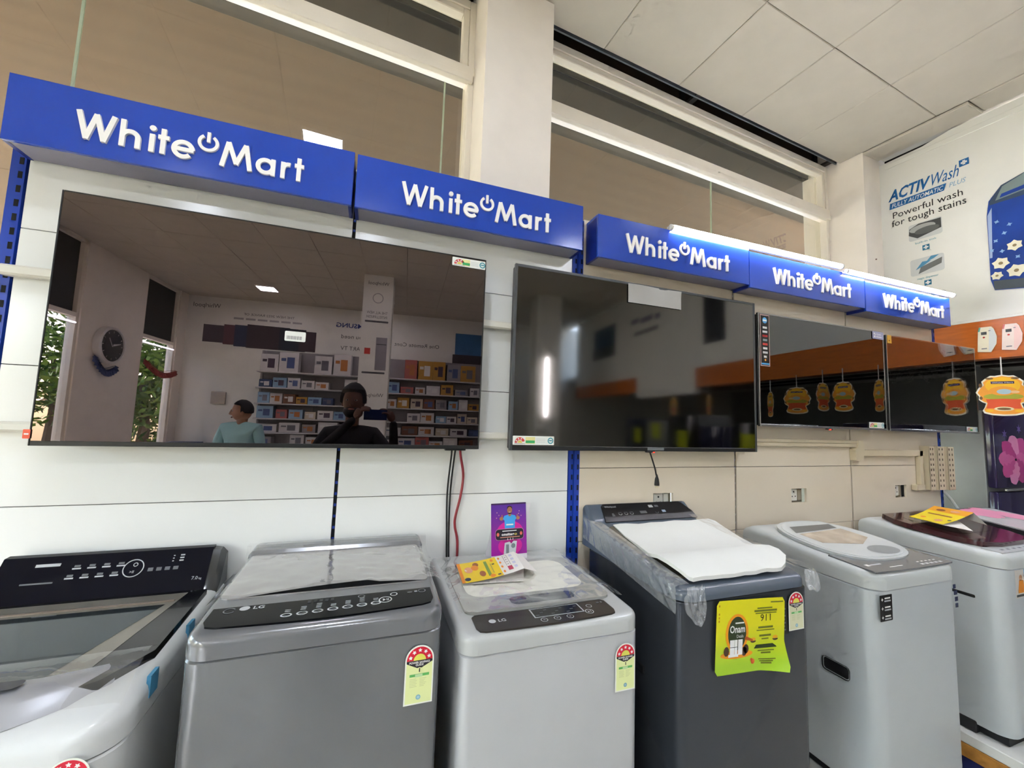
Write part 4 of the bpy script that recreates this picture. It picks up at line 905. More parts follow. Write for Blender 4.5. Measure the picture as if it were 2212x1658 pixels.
# ---- first machine: white body, black framed glass lid, rear panel
wht = M('paint_white_gloss', 'd6d8d6', 0.25, var=0.015, coat=0.3)
t = thing('washing_machine', 'white washing machine at the left edge with glass lid and black rear panel', 'washing machine', (-0.69, -0.34, PZ), 0, 'washing machines in a row'); ox, oy = -0.69, -0.34
body(t, -0.275, 0.275, -0.29, 0.30, 0.03, zz(0.90), 0.06, wht)
mb = MB(); cover(mb, -0.278, 0.278, [(-0.293, zz(0.955)), (-0.2, zz(0.972)), (0.20, zz(0.995)), (0.30, zz(1.0))], zz(0.903), wht, 0.03, 0.075); mb.build('top_cover', t)
blkp = M('panel_navy_black', '0b0c16', 0.2, spec=0.18)
# rear console
rc_ = MB(); rc_.loft([[(x, 0.215, zz(0.985)), (x, 0.235, zz(1.012)), (x, 0.295, zz(1.106)), (x, 0.315, zz(1.108)), (x, 0.325, zz(1.0))] for x in (-0.262, 0.238)], blkp); rc_ = rc_.build('console', t)
sd_ = MB(); sd_.loft([[(0.238+e, 0.215+k, zz(0.985)), (0.238+e, 0.245+k, zz(1.010)), (0.238+e, 0.292+k*0.6, zz(1.10-k)), (0.238+e, 0.318, zz(1.103-k)), (0.238+e, 0.328, zz(0.99))] for e, k in ((0, 0), (0.02, 0.004), (0.034, 0.02))], M('console_side', '3a3c3c', 0.2, coat=0.3)); sd_.build('console_side', t)
F = Frame((0, 0.2375, zz(1.016)), (1, 0, 0), (0, 0.06, 0.094)); H = 0.108
pb = MB()
pb.rect(F, -0.185, -0.13, 0.078, 0.086, 0.001, btn); pb.rect(F, -0.20, -0.13, 0.032, 0.036, 0.001, btn_d)
for i in range(4):
    for j in range(2): x = -0.10+i*0.034-j*0.008; z = 0.066-j*0.026; pb.rect(F, x, x+0.02, z, z+0.004, 0.001, btn); pb.rect(F, x+0.003, x+0.017, z+0.006, z+0.012, 0.001, btn_d)
pb.ring(F, 0.045, 0.058, 0.023, 0.0255, 0.001, btn, 30); pb.ring(F, 0.048, 0.068, 0.004, 0.006, 0.001, btn, 12); pb.text(F, '>II', 0.038, 0.044, 0.008, btn, 0.001)
for i in range(4): pb.rect(F, 0.082+i*0.021, 0.095+i*0.021, 0.046, 0.056, 0.001, btn_d)
for i in range(3): pb.rect(F, 0.155, 0.166, 0.07+i*0.008, 0.074+i*0.008, 0.001, btn); pb.rect(F, 0.137, 0.141, 0.07+i*0.008, 0.073+i*0.008, 0.001, btn)
pb.text(F, '7.0', 0.20, 0.012, 0.010, btn, 0.001); pb.text(F, 'kg', 0.219, 0.012, 0.006, btn, 0.001)
pb.build('panel_print', rc_, smooth=0, kind='stuff')
F = topframe(0.0, zz(0.990), 0.048)
lid = MB(); lid.slab(F, [(-0.262, 0.205), (-0.262, -0.19), (-0.20, -0.225), (0.12, -0.225), (0.20, -0.19), (0.256, -0.10), (0.256, 0.205)][::-1], -0.010, 0.010, M('lid_black_frame', '0e0e10', 0.2, coat=0.3)); lid = lid.build('lid', t)
lg = MB(); lg.poly(F, [(-0.262, 0.19), (-0.262, -0.16), (0.16, -0.155), (0.215, 0.19)], 0.0106, M('lid_steel_band', '8c877d', 0.18, metal=0.5)); lg.build('lid_band', lid, smooth=0)
lg = MB(); lg.poly(F, [(-0.262, 0.125), (-0.262, -0.16), (0.095, -0.155), (0.185, 0.125)], 0.0112, M('lid_glass_smoke', '4d5458', 0.04, metal=0.75)); lg.build('lid_glass', lid, smooth=0)
lg = MB(); lg.rbox(-0.262, 0.20, 0.138, 0.146, zz(1.006), zz(1.011), 0.0015, M('hinge_bar', '8a7d74', 0.3, metal=0.6), 1); lg.build('hinge_bar', lid)
lh = MB(); lh.loft([[(x, y+0.0, z+DZ) for y, z in ((-0.262, 0.728), (-0.235, 0.757), (-0.20, 0.768), (-0.165, 0.764), (-0.162, 0.75), (-0.20, 0.735))] for x in (-0.262, 0.10)]+[[(0.17, y+0.02, z+0.004+DZ) for y, z in ((-0.245, 0.728), (-0.225, 0.752), (-0.20, 0.760), (-0.165, 0.758), (-0.162, 0.748), (-0.20, 0.735))], [(0.215, y+0.05, z+0.004+DZ) for y, z in ((-0.23, 0.730), (-0.21, 0.745), (-0.19, 0.75), (-0.165, 0.750), (-0.162, 0.745), (-0.19, 0.735))]], M('lid_handle_chrome', 'a8a9ac', 0.4, metal=0.4)); lh.build('lid_handle', lid)
lh = MB(); F3 = topframe(-0.20, zz(1.0065), -0.05); lh.poly(F3, rr2(-0.20, 0.085, -0.012, 0.022, 0.012), 0.0015, M('handle_grip_dark', '2e2d33', 0.3)); lh.build('handle_grip', lid, smooth=0)
for (y0, z0, k) in ((-0.17, 0.93, 0), (0.02, 0.945, 1)):
    MB().box(0.272, 0.2795, y0, y0+0.035, zz(z0), zz(z0)+0.045, M('tape_blue', '4d93b8', 0.5)).build('blue_tape', t, smooth=0)
energy_label(t, front(-0.504-ox, -0.2945, zz(0.79)), 0.064, 0.128)
mb = MB(); F2 = front(-0.60-ox, -0.2945, zz(0.86)); mb.rect(F2, -0.1, 0.05, 0, 0.043, 0, lab_w); mb.rect(F2, -0.1, 0.018, 0.005, 0.038, 0.0004, dgrey); mb.build('white_sticker', t, smooth=0)
# ============================================================ paper, film and foam on the machines
# lime poster on the charcoal machine (yellow to lime printed fade)
def lime_mat():
    m = bpy.data.materials.new('poster_lime_print'); m.use_nodes = True; nt = m.node_tree; b = nt.nodes['Principled BSDF']
    tc = nt.nodes.new('ShaderNodeTexCoord'); sx = nt.nodes.new('ShaderNodeSeparateXYZ'); rp = nt.nodes.new('ShaderNodeValToRGB')
    rp.color_ramp.elements[0].position = 0.12; rp.color_ramp.elements[0].color = lin('a6cf2a')+[1]
    rp.color_ramp.elements[1].position = 0.62; rp.color_ramp.elements[1].color = lin('e2dc10')+[1]
    nt.links.new(tc.outputs['Generated'], sx.inputs[0]); nt.links.new(sx.outputs['Z'], rp.inputs[0]); nt.links.new(rp.outputs[0], b.inputs['Base Color'])
    b.inputs['Roughness'].default_value = 0.35
    return m
pt = thing('price_poster', 'lime yellow offer poster with 911 taped to the charcoal washing machine', 'poster', (1.172, -0.614, 0.785)); pt.rotation_euler = (0, R(3.2), 0)
pw_, ph_ = 0.285, 0.218
def pbend(a, b):
    u = max(0, (a-0.18)/0.105); v = max(0, (0.085-b)/0.085); return 0.028*(u*v)**1.2+0.003*max(0, u)**2
PF = Frame((-pw_/2, 0, 0), (1, 0, 0), (0, 0, 1))
mb = MB(); rows = []
for j in range(17):
    b = ph_*j/16; e = 0.0
    if b < 0.01: e = 0.01-math.sqrt(max(0, 0.0001-(0.01-b)**2))
    if b > ph_-0.01: e = 0.01-math.sqrt(max(0, 0.0001-(b-ph_+0.01)**2))
    rows.append([PF(e+(pw_-2*e)*i/24, b, 0.001+pbend(pw_*i/24, b)) for i in range(25)])
mb.grid(rows, lime_mat()); mb.build('sheet', pt)
pr = MB()
def bent(mbx, first):
    for i in range(first, len(mbx.v)):
        p = Vector(mbx.v[i]); q = p-PF.o; mbx.v[i] = tuple(p+PF.n*pbend(q.x, q.z))
or1 = M('ink_orange_bright', 'f09a1c', 0.4); dgn = M('ink_dark_green', '2c3a1c', 0.4); k_ink = M('ink_olive', '6d7420', 0.5); wh = M('ink_print_white', 'e9e9e6', 0.4)
pr.disc(PF, 0.085, 0.118, 0.047, 0.0014, or1, 28, ry=0.058); pr.disc(PF, 0.085, 0.118, 0.037, 0.0017, dgn, 28, ry=0.05)
pr.text(PF, 'Onam', 0.085, 0.121, 0.022, wh, 0.0022, al='C', bold=0.02, width=0.062); pr.text(PF, 'Deals', 0.096, 0.105, 0.010, wh, 0.0022, al='C', width=0.028); pr.rect(PF, 0.076, 0.112, 0.147, 0.151, 0.0022, wh)
pr.disc(PF, 0.085, 0.056, 0.066, 0.0014, or1, 24, ry=0.012)
for (a0, a1, b0, b1) in ((0.056, 0.074, 0.052, 0.1), (0.075, 0.086, 0.052, 0.1), (0.089, 0.107, 0.055, 0.1)): pr.rect(PF, a0, a1, b0, b1, 0.0024, wh)
pr.rect(PF, 0.056, 0.086, 0.078, 0.0795, 0.0026, dgrey); pr.rect(PF, 0.05, 0.09, 0.05, 0.058, 0.0026, wh)
for (a, b) in ((0.042, 0.068), (0.122, 0.07), (0.114, 0.064)): pr.disc(PF, a, b, 0.011, 0.0023, M('ink_brown_dark', '4b3524', 0.5), 12, ry=0.014)
pr.poly(PF, [(0.115, 0.098), (0.15, 0.09), (0.15, 0.096), (0.128, 0.105), (0.118, 0.107)], 0.0023, M('ink_rust', 'b5541c', 0.5))
n0 = len(pr.v)
pr.text(PF, '911', 0.203, 0.148, 0.022, M('ink_black_thin', '2b2a16', 0.5), 0.0016, al='C', width=0.045)
pr.rect(PF, 0.225, 0.278, 0.203, 0.207, 0.0016, k_ink)
for (a0, a1, b, h_) in ((0.168, 0.232, 0.186, 0.004), (0.155, 0.252, 0.177, 0.006), (0.16, 0.25, 0.171, 0.003), (0.173, 0.236, 0.126, 0.006), (0.166, 0.242, 0.119, 0.003), (0.178, 0.228, 0.101, 0.006), (0.188, 0.218, 0.092, 0.004), (0.172, 0.238, 0.058, 0.003), (0.186, 0.224, 0.05, 0.005), (0.176, 0.24, 0.033, 0.003), (0.18, 0.23, 0.027, 0.003), (0.186, 0.224, 0.02, 0.005)): pr.rect(PF, a0, a1, b, b+h_, 0.0016, k_ink)
pr.poly(PF, [(0.158, 0.07), (0.165, 0.078), (0.235, 0.078), (0.248, 0.07), (0.25, 0.067), (0.156, 0.067)], 0.0016, dgn); pr.rect(PF, 0.175, 0.222, 0.07, 0.0755, 0.0018, wh)
for (a, b) in ((0.152, 0.095), (0.246, 0.096)): pr.disc(PF, a, b, 0.011, 0.0016, M('ink_gold_bowl', 'e6a821', 0.4), 12, ry=0.006); pr.disc(PF, a, b-0.004, 0.012, 0.0018, M('ink_brown_dark', '4b3524', 0.5), 12, t0=180, t1=360, ry=0.006)
pr.disc(PF, 0.152, 0.03, 0.008, 0.0016, M('ink_vermilion', 'e0642e', 0.4), 10); pr.disc(PF, 0.146, 0.036, 0.005, 0.0016, M('ink_vermilion', 'e0642e', 0.4), 10)
for b in (0.2, 0.176, 0.165, 0.155): pr.rect(PF, 0.008, 0.013, b, b+0.006, 0.0016, M('ink_amber_dark', 'b98a12', 0.5))
bent(pr, n0); pr.build('poster_print', pt, smooth=0)

# tent card on the silver machine
def grad(name, c0, c1, axis='Z', p0=0.1, p1=0.9, rough=0.35):
    m = bpy.data.materials.new(name); m.use_nodes = True; nt = m.node_tree; b = nt.nodes['Principled BSDF']
    tc = nt.nodes.new('ShaderNodeTexCoord'); sx = nt.nodes.new('ShaderNodeSeparateXYZ'); rp = nt.nodes.new('ShaderNodeValToRGB')
    rp.color_ramp.elements[0].position = p0; rp.color_ramp.elements[0].color = lin(c0)+[1]
    rp.color_ramp.elements[1].position = p1; rp.color_ramp.elements[1].color = lin(c1)+[1]
    nt.links.new(tc.outputs['Generated'], sx.inputs[0]); nt.links.new(sx.outputs[axis], rp.inputs[0]); nt.links.new(rp.outputs[0], b.inputs['Base Color'])
    b.inputs['Roughness'].default_value = rough
    return m
tc_ = thing('tent_card', 'purple standing tent card with a man in a blue shirt on the silver washing machine', 'card', (0.535, -0.085, 1.009), R(3))
card_w = M('card_white', 'e6e2e4', 0.5)
lean = Vector((0, 0.028, 0.208)); TF = Frame((-0.074, -0.028, 0.001), (1, 0, 0), lean)
mb = MB(); mb.slab(TF, [(0, 0), (0.148, 0), (0.148, 0.21), (0, 0.21)], -0.0012, 0.0, card_w); mb.build('front_leaf', tc_, smooth=0)
mb = MB(); BF = Frame((-0.080, 0.028, 0.001), (1, 0, 0), (0.03, -0.028, 0.208)); mb.slab(BF, [(0, 0), (0.148, 0), (0.148, 0.206), (0, 0.206)], -0.0012, 0.0, card_w); mb.build('rear_leaf', tc_, smooth=0)
mb = MB(); mb.rect(TF, 0.0, 0.148, 0.018, 0.21, 0.0004, grad('card_purple', 'a0189a', '5a2596', 'Z')); mb.rect(TF, 0.0, 0.148, 0.204, 0.21, 0.0006, M('ink_plum', '3c2350', 0.4)); mb.build('printed_face', tc_, smooth=0)
pr = MB(); mg = M('ink_magenta', 'd01f93', 0.4); skin_i = M('ink_skin', 'a8714e', 0.5); shirt_i = M('ink_shirt_blue', '3f9fe0', 0.4); hair_i = M('ink_hair', '2a1c1a', 0.5)
pr.disc(TF, 0.078, 0.10, 0.056, 0.0008, mg, 28, ry=0.042); pr.disc(TF, 0.078, 0.05, 0.05, 0.0008, mg, 28, ry=0.035)
pr.poly(TF, [(0.056, 0.115), (0.098, 0.115), (0.10, 0.145), (0.106, 0.15), (0.10, 0.162), (0.084, 0.166), (0.070, 0.166), (0.054, 0.162), (0.048, 0.15), (0.055, 0.145)], 0.0011, shirt_i)
pr.rect(TF, 0.062, 0.092, 0.126, 0.131, 0.0014, white_ink)
pr.disc(TF, 0.077, 0.182, 0.0105, 0.0014, skin_i, 16, ry=0.013); pr.disc(TF, 0.077, 0.190, 0.011, 0.0013, hair_i, 16, ry=0.009); pr.disc(TF, 0.077, 0.173, 0.008, 0.0016, hair_i, 12, t0=180, t1=360, ry=0.005); pr.rect(TF, 0.073, 0.081, 0.1745, 0.176, 0.0018, white_ink); pr.poly(TF, [(0.073, 0.160), (0.081, 0.160), (0.084, 0.168), (0.07, 0.168)], 0.0013, skin_i)
for s_, x in ((-1, 0.042), (1, 0.112)): pr.disc(TF, x, 0.152, 0.008, 0.0012, skin_i, 12, ry=0.007); pr.rect(TF, x-0.002+s_*-0.003, x+0.002+s_*-0.003, 0.155, 0.166, 0.0012, skin_i)
pr.rrect(TF, 0.016, 0.136, 0.072, 0.114, 0.012, 0.0013, M('ink_rose', 'b0769a', 0.4)); pr.rrect(TF, 0.018, 0.134, 0.074, 0.112, 0.011, 0.0016, M('ink_charcoal', '251f2b', 0.4))
pr.text(TF, 'onsiteg', 0.042, 0.089, 0.010, white_ink, 0.002, bold=0.03, width=0.052); pr.text(TF, 'o', 0.095, 0.089, 0.010, M('ink_gold', 'd8c45a', 0.5), 0.002, bold=0.03, width=0.012)
pr.rect(TF, 0.045, 0.105, 0.104, 0.107, 0.002, white_ink); pr.rect(TF, 0.036, 0.118, 0.081, 0.084, 0.002, M('ink_peach', 'd08a72', 0.5))
for x in (0.027, 0.124): pr.disc(TF, x, 0.094, 0.0055, 0.002, M('ink_coral', 'e0705e', 0.5), 12, ry=0.007)
for x in (0.067, 0.078, 0.089): pr.poly(TF, [(x-0.002, 0.072), (x+0.002, 0.072), (x, 0.081)], 0.0022, white_ink)
pr.poly(TF, [(0.05, 0.022), (0.055, 0.062), (0.075, 0.066), (0.082, 0.058), (0.092, 0.068), (0.106, 0.066), (0.10, 0.022)], 0.0013, M('ink_appliance', 'c9ccd0', 0.4)); pr.rect(TF, 0.06, 0.072, 0.024, 0.056, 0.0016, M('ink_appliance_grey', '7d8488', 0.4)); pr.disc(TF, 0.09, 0.05, 0.009, 0.0016, M('ink_appliance_grey', '7d8488', 0.4), 12)
for (a, b) in ((0.024, 0.175), (0.032, 0.165), (0.022, 0.155), (0.118, 0.178), (0.115, 0.168), (0.126, 0.16)): pr.disc(TF, a, b, 0.002, 0.001, M('ink_spark', 'd9a8a0', 0.4), 8)
pr.build('card_print', tc_, smooth=0)

# folded yellow leaflets
yel = M('leaflet_yellow', 'e9c71d', 0.4, var=0.05); leaf_w = M('leaflet_white', 'e6e2da', 0.5, var=0.02)
def leaflet(label, P, loc, prints):
    """P: A,B (far edge left,right), C,D (near edge right,left) of the upper leaf; E,G,H of the under leaf"""
    t = thing('folded_leaflet', label, 'leaflet', loc); o = Vector(loc)
    A, B, C, D, E, G, H = [Vector(p)-o for p in P]
    def pt(u, v): return (A*(1-u)+B*u)*(1-v)+(D*(1-u)+C*u)*v
    bow_ = lambda u: 0.006*math.sin(math.pi*u)
    mb = MB(); mb.grid([[pt(i/12, j/6)+Vector((0, 0, -bow_(i/12))) for i in range(13)] for j in range(7)], leaf_w); mb.build('upper_leaf', t)
    mb = MB(); mb.grid([[(A*(1-i/8)+G*(i/8))*(1-j/4)+(D*(1-i/8)+H*(i/8))*(j/4)-Vector((0, 0, 0.002)) for i in range(9)] for j in range(5)], leaf_w); mb.add([B-Vector((0, 0, .001)), G, E, C-Vector((0, 0, .001))], [(0, 1, 2, 3)], leaf_w); mb.build('under_leaf', t)
    pr = MB()
    def q(u, v, l): return pt(u, v)+Vector((0, 0, -bow_(u)+l))
    def cell(u0, u1, v0, v1, l, m, n=8): pr.grid([[q(u0+(u1-u0)*i/n, v0+(v1-v0)*j/2, l) for i in range(n+1)] for j in range(3)], m)
    def spot(u, v, ru, rv, l, m): pr.add([q(u+ru*math.cos(k*0.524), v+rv*math.sin(k*0.524), l) for k in range(12)], [tuple(range(12))], m)
    prints(cell, spot); pr.build('leaf_print', t, smooth=0)
    return t
LBR = M('ink_food_brown', '9a5a34', 0.5); LGR = M('ink_leaf_green', '7f9a48', 0.5); LOR = M('ink_food_orange', 'e58a2c', 0.5)
def p3(cell, spot):
    cell(0, 0.66, 0, 1, 0.0008, yel); cell(0, 0.05, 0, 1, 0.0011, LOR, 2)
    for (u, v, a, b, m) in ((0.16, 0.42, 0.07, 0.16, M('ink_peach_food', 'e2a07c', 0.5)), (0.12, 0.40, 0.02, 0.06, leaf_w), (0.18, 0.48, 0.02, 0.06, leaf_w), (0.27, 0.36, 0.06, 0.14, LOR), (0.30, 0.2, 0.05, 0.12, LBR), (0.36, 0.70, 0.05, 0.14, LBR), (0.36, 0.68, 0.02, 0.06, M('ink_food_red', 'c2402f', 0.5)), (0.10, 0.86, 0.05, 0.08, M('ink_navy_oval', '37405c', 0.5))): spot(u, v, a, b, 0.0013 if m is not LOR else 0.0016, m)
    cell(0.44, 0.49, 0.12, 0.88, 0.0013, LGR, 2); spot(0.50, 0.9, 0.045, 0.08, 0.0016, LOR); cell(0.53, 0.545, 0.3, 0.78, 0.0013, M('ink_khaki', 'a59a4e', 0.5), 2)
    for v in (0.15, 0.38, 0.6, 0.85): spot(0.70, v, 0.018, 0.06, 0.0013, LOR)
    cell(0.56, 0.60, 0.32, 0.38, 0.0013, dgrey, 2); cell(0.58, 0.63, 0.88, 0.94, 0.0013, dgrey, 2); spot(0.58, 0.15, 0.025, 0.07, 0.0013, LOR)
    cell(0.775, 0.78, 0.08, 0.62, 0.0011, black_ink, 2); cell(0.84, 0.845, 0.08, 0.62, 0.0011, black_ink, 2); cell(0.775, 0.845, 0.08, 0.09, 0.0011, black_ink, 2); cell(0.775, 0.85, 0.66, 0.86, 0.0011, M('ink_crimson', 'b8405a', 0.5), 2)
    for v in (0.18, 0.3, 0.42, 0.54): cell(0.795, 0.82, v, v+0.03, 0.0012, grey_ink, 2)
    for v in (0.1, 0.3, 0.5, 0.7): cell(0.88, 0.93, v, v+0.12, 0.0011, M('ink_lilac_faint', 'c7c6d8', 0.5), 2)
leaflet('yellow folded leaflet lying on the silver washing machine below the tent card', [(0.322, -0.145, 1.020), (0.530, -0.173, 1.060), (0.519, -0.316, 1.050), (0.311, -0.306, 1.016), (0.580, -0.280, 1.022), (0.585, -0.135, 1.024), (0.515, -0.324, 1.014)], (0.42, -0.23, 1.012), p3)
def p6(cell, spot):
    cell(0, 0.72, 0, 1, 0.0012, M('leaflet_bright_yellow', 'ecd21a', 0.4)); cell(0.72, 1.0, 0, 1, 0.0012, M('leaflet_orange', 'e9a01f', 0.4))
    cell(0.5, 0.56, 0.15, 0.8, 0.002, LBR, 2); spot(0.2, 0.7, 0.09, 0.1, 0.002, M('ink_peach_food', 'e2a07c', 0.5)); spot(0.22, 0.25, 0.05, 0.08, 0.002, LOR); spot(0.82, 0.3, 0.06, 0.12, 0.002, LBR); spot(0.85, 0.65, 0.06, 0.12, 0.002, M('ink_peach_food', 'e2a07c', 0.5)); spot(0.32, 0.9, 0.04, 0.05, 0.002, dgrey)
leaflet('yellow folded leaflet lying on the maroon lid of the pale washing machine', [(2.755, -0.245, 1.10), (3.08, -0.20, 1.135), (3.06, -0.37, 1.135), (2.72, -0.395, 1.098), (3.00, -0.44, 1.092), (3.12, -0.24, 1.10), (2.80, -0.47, 1.084)], (2.9, -0.3, 1.085), p6)

# foam sheet on the charcoal machine
foam = M('foam_white', 'dedfd9', 0.75, var=0.02, bump=0.15, bscale=140)
t = thing('foam_sheet', 'white packing foam sheet lying on the charcoal washing machine', 'foam sheet', (1.2, -0.33, 1.07))
prof = [(-0.125, 1.104, 0.99, 1.50), (-0.16, 1.112, 0.985, 1.505), (-0.24, 1.104, 0.97, 1.49), (-0.32, 1.097, 0.965, 1.475), (-0.40, 1.094, 0.955, 1.45), (-0.435, 1.102, 0.95, 1.455), (-0.46, 1.108, 0.945, 1.46), (-0.50, 1.104, 0.95, 1.455), (-0.54, 1.092, 0.96, 1.44), (-0.57, 1.078, 0.975, 1.40), (-0.578, 1.072, 0.985, 1.37)]
top, bot = [], []
for j, (y, z, x0, x1) in enumerate(prof):
    zb = 1.0823+0.008+(y+0.32)*0.1267+0.0015
    top.append([(x0+(x1-x0)*i/16-1.2, y+0.33+0.004*noise.noise(Vector((i*0.4, j*0.4, 1))), max(z, zb+0.004)-1.07+0.006*noise.noise(Vector((i*0.35, j*0.5, 0)))+0.01*(1-abs(i/8-1))*(j == 1)) for i in range(17)])
    bot.append([(p[0], p[1], min(p[2]-0.004, max(zb-1.07, p[2]-0.012))) for p in top[-1]])
mb = MB(); mb.grid(top, foam).grid(bot, foam)
for a, b in ((top[0], bot[0]), (top[-1], bot[-1]), ([r[0] for r in top], [r[0] for r in bot]), ([r[-1] for r in top], [r[-1] for r in bot])): mb.grid([a, b], foam)
mb.build('sheet', t, smooth=60)

# wrapping film
film = thin('film_wrap', 'e6eaea', 0.07, 0.04, 0.05, crease=0.35, cscale=9)
film_b = thin('film_wrap_heavy', 'e9eef0', 0.12, 0.10, 0.20, crease=0.6, cscale=14)
def nz3(x, y, z, s): return noise.noise(Vector((x*s, y*s, z*s)))
def sheet(label, fn, nu, nv, mat):
    mb = MB(); mb.grid([[fn(i/nu, j/nv) for i in range(nu+1)] for j in range(nv+1)], mat); return mb.build('plastic_film', smooth=80, label=label, cat='film')
def f2(u, v):
    x = -0.355+0.575*u; y = -0.405+0.03*nz3(u*3, 0, 9, 1)*(1-v)+0.37*v; z = 1.0905+0.003*abs(nz3(x, y, 0, 7))+0.0012*nz3(x, y, 2, 30)
    if v < 0.2: z += (0.2-v)*0.06*abs(nz3(x, 0, 5, 22))*(0.4+u)
    if u > 0.6 and v < 0.6: z += 0.006*abs(nz3(x*0.5+y*1.5, x, 7, 16))
    if u > 0.93: z -= (u-0.93)*0.25+0.01*abs(nz3(x, y, 1, 20))
    if u < 0.05: z -= (0.05-u)*0.5
    if v > 0.9: z = max(z, 1.107)
    return (x, y, z)
sheet('clear wrinkled film over the lid of the dark grey washing machine', f2, 60, 40, film)
def f3(u, v):
    x = 0.262+0.52*u; y = -0.495+0.45*v; z = 1.013+0.006*abs(nz3(x, y, 7, 9))+0.005*nz3(x, y, 2, 26)
    if v < 0.2: z += 0.012*abs(nz3(x, y, 4, 14))
    if u > 0.92: z += 0.012*abs(nz3(x, y, 3, 18))-(u-0.92)*0.15
    return (x, y, max(z, 1.0095))
sheet('clear wrinkled film over the lid of the silver washing machine', f3, 60, 44, film)
def f4(u, v):
    # left flank of the charcoal machine: from the lid edge down over the side
    y = -0.60+0.56*u; zt = 1.053+(y+0.61)*0.12; s = v*0.13
    if s < 0.045: x, z = 0.95-s, zt+0.012
    else: x, z = 0.903-0.004, zt+0.012-(s-0.045)
    w_ = 0.009*nz3(u*16+v*3, v*1.5, 1, 1)+0.006*nz3(u*45+v*8, v*2, 3, 1)
    return (x-abs(w_)*0.8, y+w_*0.3, z+abs(w_)*0.6)
sheet('crinkled clear film along the left edge of the charcoal washing machine', f4, 130, 16, film_b)
def f4c(u, v):
    a = u*math.pi*0.9; r = 0.055*(0.35+0.65*v)*(1+0.35*nz3(u*4, v*3, 2, 1))
    return (0.945+r*math.cos(a)*0.8, -0.612-0.03*v*math.sin(a)-0.006, 1.065-0.10*v*math.sin(a)+0.015*nz3(u*6, v*6, 8, 1))
sheet('crumpled film tail at the front left corner of the charcoal washing machine', f4c, 28, 16, film_b)
def f4d(u, v):
    a = u*math.pi*0.8; r = 0.07*(0.3+0.7*v)*(1+0.35*nz3(u*4, v*3, 12, 1))
    return (1.44+r*math.cos(a)*0.6, -0.607-0.035*v*math.sin(a)-0.004, 1.07-0.06*v*math.sin(a)+0.015*nz3(u*6, v*6, 18, 1))
sheet('crumpled film tail at the front right corner of the charcoal washing machine', f4d, 28, 16, film_b)
def f4e(u, v):
    x = 1.40+0.06*v; y = -0.60+0.50*u; z = 1.078+(y+0.61)*0.12+0.006*nz3(u*14, v*3, 5, 1)
    return (x, y, z)
sheet('narrow strip of clear film along the right edge of the charcoal washing machine', f4e, 50, 8, film)
def f1(u, v):
    x = -0.96+0.53*u; y = -0.60+0.14*v; z = 1.013-0.10*(1-v)**2.2+0.004*nz3(x, y, 2, 20)
    return (x, y-0.008, z+0.004)
sheet('thin clear film over the front of the glass-lidded white washing machine', f1, 40, 12, film)
MB().tube([(3.62, 0.02, 1.20), (3.66, -0.02, 1.12), (3.71, -0.05, 1.02)], 0.009, M('pipe_white', 'cfd3cf', 0.4), 8).build('white_pipe', label='thin white pipe slanting down beside the slotted bracket plates', cat='pipe')
# ============================================================ side room: refrigerators
pur = M('fridge_purple_glass', '2c2545', 0.15, var=0.1, coat=0.4); fgrey = M('fridge_side_grey', '8d8f8e', 0.35, metal=0.3)
def fridge(label, loc, rz, frontm, w=0.62, d=0.62, h=1.72, flower=False, note=None):
    t = thing('refrigerator', label, 'refrigerator', loc, rz)
    MB().rbox(0, w, 0.05, d, 0.04, h, 0.008, fgrey, 2).build('cabinet', t)
    z1 = 0.62*h+0.12
    dr = MB().rbox(0.002, w-0.002, 0.0, 0.046, z1+0.006, h-0.004, 0.008, frontm, 2).build('door', t)
    d2 = MB().rbox(0.002, w-0.002, 0.0, 0.046, 0.08, z1-0.02, 0.008, frontm, 2).build('door', t)
    MB().rbox(0.09, w-0.03, -0.012, 0.004, z1-0.014, z1+0.002, 0.004, M('handle_silver', 'b8bab8', 0.25, metal=0.8), 1).build('handle', dr)
    MB().box(0.03, w-0.03, 0.06, d-0.03, 0.0, 0.04, M('base_black', '15161a', 0.6)).build('plinth', t, smooth=0)
    if flower:
        F = front(0, -0.0012, 0); pr = MB(); pk = [M('ink_pink_%d' % i, c, 0.3) for i, c in enumerate(('d86aa6', 'c94f93', 'e894c0', 'b93f85'))]
        for (cx, cz, R0) in ((0.25, 1.385, 0.20), (0.35, 0.75, 0.2)):
            for ring_ in range(4):
                rr_ = R0*(1-0.24*ring_); n = 9-ring_
                for k in range(n):
                    a = 2*math.pi*k/n+ring_*0.5+0.3; px_, pz_ = cx+rr_*0.62*math.cos(a), cz+rr_*0.5*math.sin(a)
                    pts = []
                    for q in range(12):
                        b = q*0.524; u_, v_ = rr_*random.uniform(0.40, 0.48)*math.cos(b), rr_*random.uniform(0.30, 0.36)*math.sin(b); pts.append((px_+u_*math.cos(a)-v_*math.sin(a), pz_+(u_*math.sin(a)+v_*math.cos(a))*0.85))
                    pr.poly(F, pts, 0.0003*ring_+0.00005*k, pk[(k+ring_) % 4])
        for (cx, cz) in ((0.13, 1.56), (0.32, 1.6), (0.45, 1.3)): pr.star(F, cx, cz, 0.035, 0.0002, M('ink_violet_petal', '6d5a9a', 0.3), 6, 0.4)
        pr.build('flower_print', dr, smooth=0, kind='stuff')
    if note:
        mb = MB(); mb.rrect(front(note[0], -0.002, note[1]), 0, 0.22, 0, 0.26, 0.01, 0, M('note_lime', 'c3cf22', 0.4)); mb.build('offer_note', t, smooth=0)
    return t
fridge('purple glass refrigerator with a large pink flower behind the right washing machines', (4.02, -0.10, 0), 0, pur, flower=True)
dk = M('fridge_navy_glass', '1c1c38', 0.12, coat=0.4); sv = M('fridge_silver_door', '8b8e90', 0.3, metal=0.5); bk = M('fridge_black_glass', '121214', 0.12, coat=0.4)
